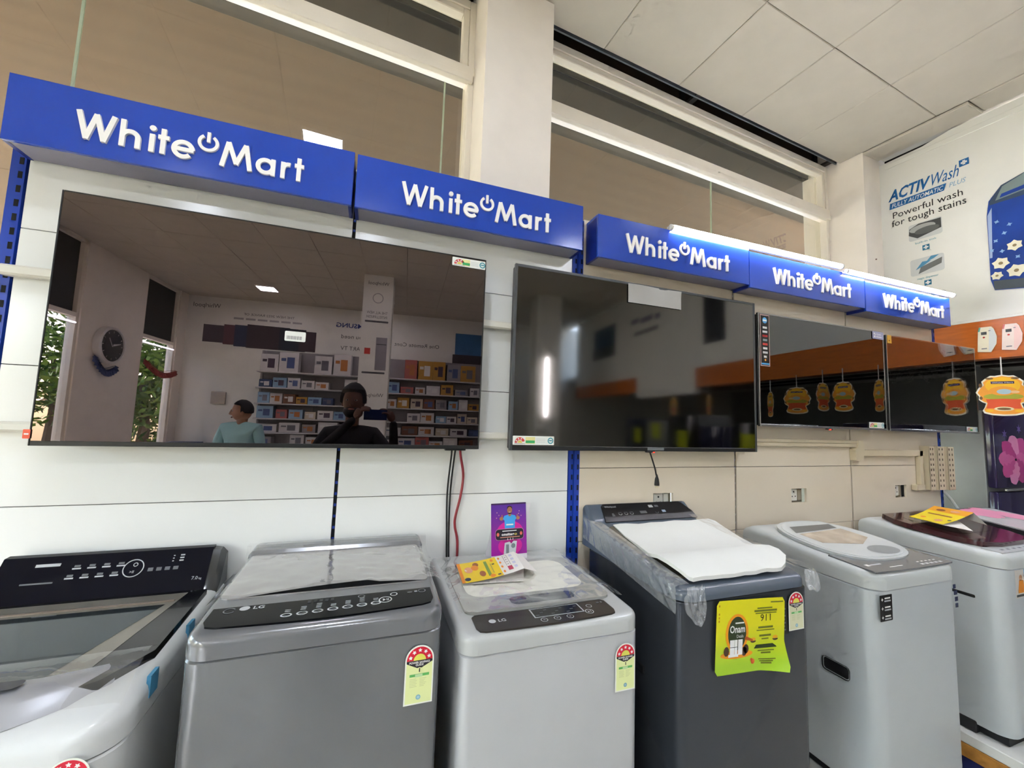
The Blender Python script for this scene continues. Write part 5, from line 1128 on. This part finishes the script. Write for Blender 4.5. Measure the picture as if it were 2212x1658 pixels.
for i, (b, m_, nm, nt_, hh) in enumerate(((-0.95, dk, 'navy glass refrigerator first along the row under the orange band', None, 1.62), (-1.62, sv, 'silver refrigerator second along the row under the orange band', (0.1, 1.1), 1.5), (-2.29, bk, 'black glass refrigerator third along the row under the orange band', (0.3, 1.2), 1.6), (-2.96, dk, 'navy glass refrigerator fourth along the row under the orange band', (0.15, 0.9), 1.55), (-3.63, bk, 'black glass refrigerator fifth along the row under the orange band', (0.2, 1.2), 1.7), (-4.3, sv, 'silver refrigerator sixth along the row under the orange band', (0.2, 1.3), 1.6), (-4.97, dk, 'navy glass refrigerator last along the row under the orange band', (0.1, 1.2), 1.65))):
    p = W(4.25, b, 0); fridge(nm, p, SH-R(90), m_, h=hh, note=nt_)

# ============================================================ festive mobiles hanging from the orange band
mo = M('mobile_orange', 'f2a136', 0.35, var=0.1); myl = M('mobile_yellow', 'f6bd22', 0.35); mrd = M('mobile_red', 'e0562c', 0.35); mwt = M('mobile_edge_white', 'ece6d2', 0.4); mgr = M('mobile_green', 'a9a832', 0.4); mbr = M('mobile_brown', '7a5a34', 0.45)
def mobile_(label, p, rz, drop, s=1.0):
    t = thing('hanging_mobile', label, 'mobile', p, rz, 'festive mobiles under the orange band')
    out = [(0.0, 0.132), (0.03, 0.124), (0.05, 0.126), (0.075, 0.105), (0.09, 0.088), (0.086, 0.068), (0.104, 0.045), (0.118, 0.015), (0.104, -0.012), (0.106, -0.034), (0.09, -0.05), (0.075, -0.058), (0.082, -0.085), (0.092, -0.105), (0.085, -0.122), (0.05, -0.134), (0.0, -0.138)]
    out = [(a*s, b*s) for a, b in out]; out = out+[(-a, b) for a, b in out[-2:0:-1]]
    cy = -0.138*s; F = front(0, 0, 0.138*s-0.138*s)
    F = Frame((0, 0, 0), (1, 0, 0), (0, 0, 1))
    mb = MB(); mb.slab(F, out, -0.0015, 0.0015, mwt); mb.build('card', t, smooth=0)
    for sg, nm_ in ((1, 'front_print'), (-1, 'rear_print')):
        G = F if sg == 1 else Frame((0, 0, 0), (-1, 0, 0), (0, 0, 1))
        pr = MB(); inn = [(a*0.93, b*0.93) for a, b in out]
        pr.poly(G, inn, 0.0019, mo)
        pr.disc(G, 0, 0.06*s, 0.075*s, 0.0022, myl, 24, ry=0.055*s)
        for a in (-1, 1):
            pr.disc(G, a*0.055*s, 0.107*s, 0.018*s, 0.0024, mbr, 10, ry=0.007*s); pr.disc(G, a*0.095*s, 0.062*s, 0.008*s, 0.0024, mbr, 10, ry=0.014*s); pr.disc(G, a*0.096*s, -0.022*s, 0.007*s, 0.0024, mbr, 10, ry=0.012*s)
        pr.disc(G, 0, -0.012*s, 0.085*s, 0.0025, mgr, 24, ry=0.022*s); pr.disc(G, 0, 0.025*s, 0.06*s, 0.0027, mo, 20, ry=0.03*s)
        pr.poly(G, [(-0.075*s, -0.03*s), (0.0, -0.026*s), (0.075*s, -0.03*s), (0.068*s, -0.058*s), (0.075*s, -0.09*s), (-0.075*s, -0.09*s), (-0.068*s, -0.058*s)], 0.0028, mrd)
        pr.disc(G, 0, -0.092*s, 0.042*s, 0.0031, M('mobile_cream', 'e8dcae', 0.4), 20, ry=0.014*s); pr.disc(G, 0, -0.092*s, 0.03*s, 0.0034, mbr, 18, ry=0.008*s)
        for a in (-1, 1): pr.disc(G, a*0.062*s, -0.105*s, 0.018*s, 0.0031, myl, 12, ry=0.008*s)
        pr.disc(G, 0.005*s, 0.02*s, 0.032*s, 0.003, M('mobile_pale_blue', 'a9c4cc', 0.4), 18, ry=0.017*s); pr.disc(G, 0.05*s, 0.018*s, 0.02*s, 0.003, M('mobile_peach', 'ecc08a', 0.4), 14, ry=0.009*s)
        pr.rect(G, -0.05*s, 0.05*s, 0.072*s, 0.088*s, 0.0028, M('mobile_plum', '4a2f55', 0.4)); pr.text(G, 'White Mart', 0, 0.0755*s, 0.0085*s, white_ink, 0.0031, al='C', width=0.09*s)
        pr.build(nm_, t, smooth=0)
    MB().tube([(0, 0, 0.13*s), (0.001, 0, 0.13*s+drop)], 0.0035, M('string_white', 'd8d8d2', 0.6), 6).build('string', t)
    return t
face = R(-58)
base = None
spots = [(-0.515, 1.815, face, 'nearest the rightmost television'), (-0.98, 1.845, face+0.2, 'second along the orange band'), (-1.26, 1.85, face-0.3, 'third along the orange band'), (-1.44, 1.855, face+0.9, 'fourth along the orange band, turned edge on'), (-1.70, 1.83, face-0.9, 'fifth along the orange band'), (-2.0, 1.80, face+0.1, 'sixth along the orange band'), (-2.9, 1.82, face, 'seventh along the orange band'), (-3.6, 1.82, face-0.2, 'last along the orange band')]
for b, z, rz, nm in spots:
    lb = 'orange festive cut-out mobile on a string, '+nm; p = W(3.85, b, z)
    if base is None: base = mobile_(lb, p, rz, 2.065-z-0.13)
    else:
        o = dup(base, p, rz, lb)

# ============================================================ far wall: shelves, boxes, boards (seen in the television)
fw = Frame(W(0, B0+0.002, 0), -W(1, 0, 0), (0, 0, 1))       # far wall, seen from the shop: right = -wd
pr = MB(); ink = M('ink_wall_grey', '4b484c', 0.5); sblu = M('ink_wall_blue', '2a3f8c', 0.5)
pr.text(fw, 'Whirlpool', 3.68, 3.60, 0.09, ink, 0.001, width=0.48)
pr.text(fw, 'THE NEW 2022 RANGE OF', 2.3, 3.50, 0.05, ink, 0.001, width=0.95)
for q in range(6): pr.rect(fw, 2.15+q*0.22, 2.33+q*0.22, 3.40, 3.44, 0.001, M('ink_wall_pale', 'a39fa2', 0.5))
pr.text(fw, 'SAMSUNG', 0.72, 3.42, 0.10, sblu, 0.001, bold=0.02, width=0.75); pr.text(fw, 'you need', 0.85, 3.18, 0.09, ink, 0.001, width=0.5); pr.text(fw, 'SMART TV', 0.8, 2.92, 0.09, ink, 0.001, width=0.55)
pr.text(fw, 'One Remote Cont', -0.77, 3.10, 0.09, ink, 0.001, width=1.0)
pr.rect(fw, -1.75, -1.13, 3.0, 3.5, 0.001, M('ink_wall_sea', '3b6d9c', 0.4, var=0.3, scale=2)); pr.rect(fw, -1.8, -1.08, 2.72, 3.0, 0.001, M('ink_wall_dark', '352a2e', 0.4))
pr.build('wall_graphics', bpy.data.objects['wall_front'], smooth=0).matrix_parent_inverse = Matrix.Rotation(-SH, 4, 'Z')
MB().rbox(-0.13, 0.13, 0, 0.04, -0.12, 0.12, 0.01, M('switchboard_grey', 'b9b0a4', 0.5), 2).build('switch_board', loc=W(-3.56, B0+0.002, 1.77), rotz=SH, label='grey square switch board on the far wall above the dark cartons', cat='switch board')
shm = M('shelf_white_metal', 'c9c7c4', 0.5); shd = M('shelf_back_grey', '8d8889', 0.6)
def shelving(label, a0, a1, zs):
    t = thing('wall_shelf', label, 'shelving', W((a0+a1)/2, B0+0.01, 0), SH); w = (a1-a0)/2
    MB().box(-w, w, 0, 0.015, 0.3, zs[-1]+0.45, shd).build('back_panel', t, smooth=0)
    for z in zs: MB().rbox(-w, w, 0.015, 0.33, z-0.025, z, 0.004, shm, 1).build('shelf', t, smooth=0)
    for x in (-w, 0, w): MB().box(x-0.02, x+0.02, 0.0, 0.03, 0, zs[-1]+0.45, shd).build('upright', t, smooth=0)
ZS = [0.55, 0.85, 1.12, 1.40, 1.70, 2.02, 2.34]
shelving('tall white wall shelving left of the printed column on the far wall', -2.82, -0.82, ZS)
shelving('tall white wall shelving right of the printed column on the far wall', -0.36, 1.85, ZS)
cols = [('white', 'd2cfcc'), ('pale blue', '8fb0c8'), ('yellow', 'b98a3a'), ('red and white', 'b0605a'), ('cream', 'cdbfa8'), ('grey', '8f8b8c'), ('dark blue', '3a4a6c'), ('brown', '7a5038')]
cnt = 0
for s_, (a0, a1) in enumerate(((-2.8, -0.84), (-0.34, 1.83))):
    for zi, z in enumerate(ZS):
        a = a0+0.02; k = -1
        while a < a1-0.18:
            big = zi == 6
            w_ = random.uniform(0.26, 0.36) if big else (random.uniform(0.2, 0.3) if zi > 2 else random.uniform(0.24, 0.4)); h_ = random.uniform(0.34, 0.44) if big else random.uniform(0.13, 0.24)
            if a+w_ > a1: break
            if random.random() < 0.12: a += w_; continue
            k += 1
            nm, hx = cols[(0 if random.random() < 0.45 else random.randrange(8))] if not (s_ == 1 and big) else cols[[3, 2, 2, 5, 2, 1, 6][k % 7]]
            h_ = min(h_, 0.26 if not big else 0.45)
            bm = M('carton_'+nm.replace(' ', '_'), hx, 0.5)
            mb = MB(); mb.rbox(-w_/2, w_/2, -0.22, 0, 0, h_, 0.003, bm, 1)
            o = mb.build('product_carton', loc=W(a+w_/2, B0+0.28, z+0.001), rotz=SH, smooth=0, cat='carton', group='cartons on the far shelves', label='%s carton, %s on the %s of the %s far shelving' % (nm, ('first', 'second', 'third', 'fourth', 'fifth', 'sixth', 'seventh', 'eighth', 'ninth', 'tenth')[k], ('lowest shelf', 'second shelf', 'third shelf', 'fourth shelf', 'fifth shelf', 'sixth shelf', 'top shelf')[zi], 'left' if s_ == 0 else 'right'))
            o.rotation_euler.z = SH
            pr = MB(); Ff = Frame((0, 0.0006, 0), (-1, 0, 0), (0, 0, 1)); c2 = M('carton_print_%d' % (cnt % 5), ('4b5a86', '6f6c74', 'b3703a', 'e0ddd8', '4a3a48')[cnt % 5], 0.5)
            pr.rect(Ff, -w_*0.3, w_*0.1, h_*0.2, h_*0.75, 0, c2); pr.rect(Ff, w_*0.15, w_*0.4, h_*0.55, h_*0.7, 0, c2); pr.build('carton_print', o, smooth=0)
            a += w_+random.uniform(0.004, 0.05); cnt += 1
for (a, z, hx, nm) in ((-3.95, 0, '2c3f78', 'lower dark blue carton in the far left corner'), (-3.88, 0.46, '24325c', 'upper dark blue carton in the far left corner'), (-3.40, 0, '3a3238', 'dark brown carton beside the blue ones in the far left corner')):
    MB().rbox(-0.25, 0.25, -0.2, 0.2, 0, 0.45, 0.004, M('carton_corner_'+hx, hx, 0.5, var=0.3, scale=3), 1).build('large_carton', loc=W(a, B0+0.5, z+(0.45 if z == 0 and False else 0)+0.001), rotz=SH, smooth=0, label=nm, cat='carton')
# columns: printed board on the first, light tube on the second
cf = Frame(W(-0.2, -5.298, 0), -W(1, 0, 0), (0, 0, 1))
mb = MB(); mb.slab(cf, [(0.01, 0.3), (0.45, 0.3), (0.45, 3.78), (0.01, 3.78)], 0, 0.004, wall_cool)
mb.text(cf, 'Whirlpool', 0.23, 3.64, 0.06, ink, 0.0045, al='C', width=0.32); mb.ring(cf, 0.23, 3.42, 0.07, 0.085, 0.0045, M('ink_wall_pale', 'a39fa2', 0.5)); mb.text(cf, 'THE ALL NEW', 0.23, 3.16, 0.045, ink, 0.0045, al='C', width=0.32); mb.text(cf, 'INTELLIFRESH', 0.23, 3.09, 0.045, ink, 0.0045, al='C', width=0.32)
mb.rrect(cf, 0.05, 0.41, 3.02, 3.05, 0.01, 0.0045, ink); mb.rect(cf, 0.05, 0.22, 2.25, 2.78, 0.0045, M('ink_wall_fridge', '8f8c90', 0.4)); mb.rect(cf, 0.06, 0.21, 2.66, 2.675, 0.005, ink); mb.rect(cf, 0.30, 0.39, 2.5, 2.6, 0.0045, M('ink_red', 'c03a34', 0.5)); mb.rrect(cf, 0.06, 0.41, 2.19, 2.22, 0.01, 0.0045, ink); mb.text(cf, 'Whirlpool', 0.23, 1.82, 0.06, ink, 0.0045, al='C', width=0.34)
mb.build('column_board', label='tall printed refrigerator board on the shop column, mirrored in the largest television', cat='board', smooth=0)
t = thing('tube_light', 'vertical LED tube light on the second shop column', 'tube light', W(2.48, -5.29, 1.60), SH)
MB().rbox(-0.02, 0.02, -0.005, 0.02, 0, 1.06, 0.004, cap_m, 1).build('batten', t, smooth=0); MB().tube([(0, 0.032, 0.01), (0, 0.032, 1.05)], 0.013, tube_em, 10).build('tube', t)

# ============================================================ left wall: clock, light strips, garlands
t = thing('wall_clock', 'round white-rimmed dark wall clock on the pillar between the left windows', 'clock', W(L0+0.002, -5.79, 2.43), SH+R(90))
MB().lathe([(0.0, 0.0), (0.27, 0.0), (0.28, 0.03), (0.275, 0.09), (0.245, 0.10), (0.235, 0.08), (0.0, 0.08)], (0, 0, 0), M('clock_rim_white', 'dcd9d6', 0.3), 32, 'y').build('rim', t)
MB().lathe([(0.0, 0.081), (0.235, 0.081), (0.235, 0.084), (0.0, 0.084)], (0, 0, 0), M('clock_face_dark', '2c2c30', 0.2), 32, 'y').build('dial', t)
cf2 = front(0, -0.085, 0); hd = MB()
for k in range(12): hd.rect(Frame((0.2*math.cos(k*0.524), -0.0855, 0.2*math.sin(k*0.524)), (math.cos(k*0.524), 0, math.sin(k*0.524)), (-math.sin(k*0.524), 0, math.cos(k*0.524))), -0.015, 0.015, -0.004, 0.004, 0, white_ink)
hd.build('hour_marks', t, smooth=0)
hd = MB(); hd.poly(cf2, [(-0.008, -0.02), (0.008, -0.02), (0.09, 0.10), (0.08, 0.11)], 0.002, white_ink); hd.poly(cf2, [(-0.006, 0.02), (-0.006, -0.01), (-0.17, 0.04), (-0.17, 0.05)], 0.003, white_ink); hd.build('hands', t, smooth=0)
led_b = M('led_strip_cool', 'e4e6ff', 0.4, emit=9.0, var=0)
for k, (b0, b1, nm) in enumerate(((-5.2, -3.4, 'cool LED strip over the larger left window'), (-7.55, -6.65, 'cool LED strip over the left window near the far corner'))):
    t = thing('led_strip', nm, 'tube light', W(L0-0.015, (b0+b1)/2, 2.64), SH); L = (b1-b0)/2
    MB().rbox(-0.02, 0.0, -L, L, -0.015, 0.015, 0.003, cap_m, 1).build('batten', t, smooth=0); MB().tube([(0.012, -L, 0), (0.012, L, 0)], 0.011, led_b, 8).build('tube', t)
gm = M('garland_blue', '44507a', 0.6); gr_ = M('garland_red', '8a3a34', 0.6)
def garland(label, pts, mat, n):
    mb = MB()
    for i in range(n):
        p = Vector(pts[0]).lerp(Vector(pts[1]), i/(n-1)); p.z -= 0.12*math.sin(math.pi*i/(n-1))
        for k in range(5): a = k*1.256+i; mb.add([p, p+Vector((0.03, 0.05*math.cos(a), -0.06+0.05*math.sin(a))), p+Vector((0.0, 0.05*math.cos(a+.6), -0.06+0.05*math.sin(a+.6)))], [(0, 1, 2)], mat)
    mb.tube([pts[0], (Vector(pts[0])+Vector(pts[1]))/2-Vector((0, 0, 0.12)), pts[1]], 0.004, mat, 5); return mb.build('garland', label=label, cat='garland')
garland('blue star garland hanging below the wall clock', [W(L0+0.03, -5.55, 2.25), W(L0+0.03, -6.0, 2.15)], gm, 12)
garland('red leaf garland hanging across the left window near the corner', [W(L0+0.04, -6.65, 2.35), W(L0+0.04, -7.6, 2.25)], gr_, 22)
# trees and tin roof outside
lf = [M('leaf_%d' % i, c, 0.6, var=0.2) for i, c in enumerate(('5d7a2e', '7f9a45', '3d5a26'))]; bark = M('bark_brown', '6a5644', 0.9)
for k, (a, b, h, r) in enumerate(((-7.6, -4.6, 3.2, 1.7), (-6.4, -10.9, 3.0, 1.7), (-10.5, -14.2, 3.8, 2.2), (-8.0, -0.6, 3.4, 1.7), (-11.0, -6.6, 3.6, 2.0))):
    t = thing('tree', ('broad leafy', 'small leafy', 'tall distant', 'near leafy', 'dense distant')[k]+' green tree outside the left windows', 'tree', W(a, b, -0.15))
    MB().tube([(0, 0, 0), (0.1, 0.05, h*0.4), (-0.05, 0.1, h*0.8)], [0.16, 0.12, 0.05], bark, 8).build('trunk', t)
    mb = MB()
    for i in range(3500):
        d = Vector((random.gauss(0, 1), random.gauss(0, 1), random.gauss(0, 1))).normalized()*r*random.uniform(0.35, 1.0); p = Vector((0, 0, h*0.75))+Vector((d.x, d.y, d.z*0.9))
        u = Vector((random.uniform(-1, 1), random.uniform(-1, 1), random.uniform(-1, 1))).normalized(); v = u.orthogonal().normalized(); s = random.uniform(0.08, 0.16)
        mb.add([p-u*s, p+v*s*0.5, p+u*s, p-v*s*0.5], [(0, 1, 2, 3)], lf[i % 3])
    mb.build('foliage', t, smooth=0, kind='stuff')
t = thing('tin_roof', 'low corrugated tin roof outside the left windows', 'roof', W(-7.2, -5.5, 0), SH)
MB().grid([[(x*0.5, -3+y*0.05, 1.55+0.06*x+0.025*math.sin(y*1.0)) for y in range(121)] for x in range(-3, 2)], M('tin_roof_grey', 'b9a89a', 0.6, metal=0.2)).build('sheet', t)
for y in (-2.8, 0, 2.8): MB().tube([(0.3, y, -0.15), (0.3, y, 1.55)], 0.04, steel, 8).build('post', t)
# ============================================================ people (both seen in the largest television)
def skin_mesh(name, verts, edges, radii, mat, parent, sub=2, root=0):
    me = bpy.data.meshes.new(name); me.from_pydata(verts, edges, []); o = bpy.data.objects.new(name, me); col.objects.link(o)
    md = o.modifiers.new('skin', 'SKIN'); md.use_smooth_shade = True
    for i, r in enumerate(radii):
        sv = me.skin_vertices[0].data[i]; sv.radius = r if isinstance(r, tuple) else (r, r); sv.use_root = (i == root)
    sb = o.modifiers.new('sub', 'SUBSURF'); sb.levels = sub; sb.render_levels = sub
    dg = bpy.context.evaluated_depsgraph_get(); m2 = bpy.data.meshes.new_from_object(o.evaluated_get(dg))
    o.modifiers.clear(); o.data = m2; bpy.data.meshes.remove(me); m2.name = name
    m2.materials.clear(); m2.materials.append(mat); m2.polygons.foreach_set('use_smooth', [True]*len(m2.polygons))
    o.parent = parent
    return o
def blob(mb, c, rx, ry, rz, mat, fn=None, nu=20, nv=14):
    rings = []
    for j in range(1, nv):
        ph = math.pi*j/nv; ring = []
        for i in range(nu):
            th = 2*math.pi*i/nu; d = Vector((math.cos(th)*math.sin(ph), math.sin(th)*math.sin(ph), -math.cos(ph)))
            k = fn(d) if fn else 1.0; ring.append((c[0]+rx*d.x*k, c[1]+ry*d.y*k, c[2]+rz*d.z*k))
        rings.append(ring)
    mb.loft(rings, mat)
def head(t, c, yaw, skin, hair, beard, s=1.0):
    """head centred at c; faces +y before yaw"""
    h = bpy.data.objects.new('head', None)
    mb = MB()
    def shape(d):
        k = 1.0
        if d.z < -0.2: k *= 1-0.22*(-d.z-0.2)
        if d.y > 0.6 and abs(d.z) < 0.5: k *= 0.97
        return k
    blob(mb, (0, 0, 0), 0.076*s, 0.098*s, 0.12*s, skin, shape)
    mb.loft([[(0.012*s*x, 0.088*s+0.002, 0.03*s) for x in (-1, 1)]+[(0, 0.098*s, 0.03*s)], [(0.017*s*x, 0.088*s, -0.02*s) for x in (-1, 1)]+[(0, 0.118*s, -0.022*s)], [(0.012*s*x, 0.086*s, -0.032*s) for x in (-1, 1)]+[(0, 0.1*s, -0.034*s)]], skin)
    for x in (-1, 1):
        blob(mb, (0.076*s*x, -0.005, -0.005), 0.012*s, 0.022*s, 0.033*s, skin, None, 10, 8)
    mb.loft([ring3(-0.05*s, 0.05*s, -0.06*s, 0.045*s, 0.045*s, -0.19*s, 4), ring3(-0.05*s, 0.05*s, -0.065*s, 0.04*s, 0.045*s, -0.07*s, 4)], skin)
    hm = mb.build('head', t, loc=c, rotz=yaw)
    mb = MB()
    for x in (-1, 1):
        blob(mb, (0.03*s*x, 0.084*s, 0.012*s), 0.013*s, 0.008*s, 0.008*s, M('eye_white', '9a928c', 0.6), None, 10, 8); blob(mb, (0.03*s*x, 0.0895*s, 0.012*s), 0.006*s, 0.005*s, 0.006*s, M('eye_dark', '1c1412', 0.2), None, 8, 6)
    mb.build('eyes', hm)
    mb = MB(); blob(mb, (0, 0.087*s, -0.058*s), 0.024*s, 0.01*s, 0.008*s, M('lip_brown', '7d4a40', 0.5), None, 12, 8); mb.build('mouth', hm)
    mb = MB()
    def hs(d): return 1.0+0.05*noise.noise(d*4)+(0.0 if d.y < 0.3 or d.z > 0.45 else -0.35)
    blob(mb, (0, -0.012*s, 0.022*s), 0.086*s*hair[1], 0.104*s*hair[1], 0.118*s*hair[1], hair[0], lambda d: hs(d)*(1.0 if d.z > -0.35 else 0.8), 26, 16)
    mb.build('hair', hm)
    if beard:
        mb = MB(); blob(mb, (0, 0.018*s, -0.075*s), 0.068*s, 0.078*s, 0.055*s, hair[0], lambda d: 1.0+0.06*noise.noise(d*5), 18, 12); mb.build('beard', hm)
    return hm
def hand(t, wrist, d, up, skin, curl=0.9, s=1.0):
    """palm with four fingers and a thumb; d = pointing direction, up = back of the hand"""
    w = Vector(wrist); d = Vector(d).normalized(); up = Vector(up).normalized(); sd = d.cross(up).normalized(); up = sd.cross(d)
    V = [w, w+d*0.04*s, w+d*0.085*s]; E = [(0, 1), (1, 2)]; Rr = [(0.022*s, 0.026*s), (0.018*s, 0.036*s), (0.015*s, 0.04*s)]
    palm = skin_mesh('hand', [tuple(v) for v in V], E, Rr, skin, t, 2)
    for k, (off, L) in enumerate(((-0.032, 0.07), (-0.011, 0.08), (0.011, 0.075), (0.031, 0.058))):
        p = w+d*0.075*s+sd*off*s; q = [p]; a = 0.15
        for f in (0.45, 0.32, 0.23):
            a += curl*0.55; p = p+(d*math.cos(a)-up*math.sin(a))*L*f*s; q.append(p)
        skin_mesh('finger', [tuple(v) for v in q], [(0, 1), (1, 2), (2, 3)], [0.0095*s, 0.009*s, 0.0085*s, 0.007*s], skin, palm, 1)
    p0 = w+d*0.025*s-sd*0.028*s; p1 = p0+(d*0.6-sd*0.7-up*0.2).normalized()*0.035*s; p2 = p1+(d*0.9-sd*0.2-up*0.4).normalized()*0.03*s
    skin_mesh('thumb', [tuple(p0), tuple(p1), tuple(p2)], [(0, 1), (1, 2)], [0.012*s, 0.0105*s, 0.008*s], skin, palm, 1)
def person(label, loc, rz, skin, shirt, trousers, shoes, hairmat, hs, head_c, head_yaw, beard, LA, RA, sleeves=False):
    """LA/RA: (elbow, wrist) of each arm in local coordinates, facing +y"""
    t = thing('person', label, 'person', loc, rz)
    sh = 1.40; hz = 0.92
    V = [(0, 0, hz), (0, 0.0, 1.08), (0, 0.01, 1.25), (0, 0.0, 1.38), (0, -0.005, 1.46)]
    Rr = [(0.15, 0.11), (0.14, 0.105), (0.165, 0.115), (0.13, 0.09), (0.06, 0.06)]
    E = [(0, 1), (1, 2), (2, 3), (3, 4)]
    for sgn, (el, wr) in ((-1, LA), (1, RA)):
        b = len(V); V += [(sgn*0.17, 0, 1.385), tuple((Vector((sgn*0.19, 0, 1.36))+Vector(el))/2), el, wr]
        Rr += [(0.068, 0.068), (0.054, 0.054), (0.044, 0.044), (0.03, 0.03)]; E += [(3, b), (b, b+1), (b+1, b+2), (b+2, b+3)]
    for sgn in (-1, 1):
        b = len(V); V += [(sgn*0.095, 0, 0.86), (sgn*0.105, 0.01, 0.5), (sgn*0.11, -0.01, 0.12)]; Rr += [(0.092, 0.092), (0.06, 0.06), (0.045, 0.045)]; E += [(0, b), (b, b+1), (b+1, b+2)]
    bd = skin_mesh('body', V, E, Rr, shirt, t, 2)
    # trousers from the waist down, short sleeves leave the forearms bare
    bd.data.materials.append(trousers); bd.data.materials.append(skin)
    for p in bd.data.polygons:
        c = p.center
        if c.z < 0.93 and abs(c.x) < 0.24: p.material_index = 1
        for el, wr in (() if sleeves else (LA, RA)):
            e_, w_ = Vector(el), Vector(wr); ax = w_-e_; tt = (c-e_).dot(ax)/ax.length_squared
            if tt > -0.05 and (c-(e_+ax*tt)).length < 0.075: p.material_index = 2
    head(t, head_c, head_yaw, skin, (hairmat, hs), beard)
    for sgn in (-1, 1):
        mb = MB(); mb.loft([ring3(sgn*0.11-0.045, sgn*0.11+0.045, -0.09, 0.17, 0.044, 0.0, 5), ring3(sgn*0.11-0.045, sgn*0.11+0.045, -0.09, 0.17, 0.044, 0.04, 5), ring3(sgn*0.11-0.04, sgn*0.11+0.04, -0.085, 0.10, 0.039, 0.09, 5), ring3(sgn*0.11-0.035, sgn*0.11+0.035, -0.08, 0.03, 0.034, 0.12, 5)], shoes); mb.build('shoe', t)
    return t
sk1 = M('skin_brown_backlit', '5f4032', 0.55); sk2 = M('skin_tan', '9a7058', 0.5); blk_h = M('hair_black', '0d0b0b', 0.6)
# photographer behind the phone: faces the racks; skin and sleeves darkened to imitate backlight
pc = Vector((-0.14, -2.02, 0))
ph_pos = Vector((0.03, -1.66, 1.545)); 
Lw = Vector((-0.11, -1.70, 1.515)); Rw = Vector((0.16, -1.70, 1.50))
t = person('photographer in a dark shirt holding up a phone, mirrored in the largest television', pc, 0, sk1, M('shirt_black', '16151a', 0.8), M('trousers_black', '1b1c22', 0.8), M('shoe_black', '141414', 0.5), blk_h, 1.16, (0, 0.03, 1.64), 0.1, True,
           ((-0.27, 0.10, 1.20), tuple(Lw-pc)), ((0.33, 0.10, 1.20), tuple(Rw-pc)), sleeves=True)
hand(t, tuple(Lw-pc), (0.35, 0.25, 0.6), (-0.8, 0.1, 0.3), sk1, 0.8); hand(t, tuple(Rw-pc), (-0.35, 0.25, 0.6), (0.8, 0.1, 0.3), sk1, 0.8)
p = thing('mobile_phone', 'dark blue mobile phone held up sideways by the photographer', 'phone', (0.03, -1.652, 1.507))
MB().rbox(-0.08, 0.08, -0.004, 0.004, 0, 0.076, 0.003, M('phone_blue', '1c2a52', 0.2, coat=0.4), 2).build('case', p)
MB().rbox(-0.077, 0.077, -0.0052, -0.0035, 0.003, 0.073, 0.001, M('phone_screen', '0a0a0c', 0.1), 1).build('screen', p)
for q, z in ((-0.055, 0.058), (-0.035, 0.058), (-0.055, 0.036)): MB().lathe([(0.0, 0.004), (0.007, 0.004), (0.007, 0.006), (0.005, 0.0065), (0.0, 0.0065)], (q, 0, z), M('lens_black', '050506', 0.05), 14, 'y').build('rear_lens', p)
# man in the pale shirt, looking towards the left wall
person('man in a pale blue shirt standing behind the photographer, mirrored in the largest television', (-1.35, -3.78, -0.04), R(14), sk2, M('shirt_pale_aqua', '9fc9c8', 0.7), M('trousers_grey', '4a4a50', 0.8), M('shoe_black', '141414', 0.5), blk_h, 1.02, (0, 0.02, 1.56), R(60), False,
       ((-0.25, 0.03, 1.10), (-0.20, 0.22, 0.98)), ((0.25, 0.03, 1.10), (0.18, 0.22, 0.98)))
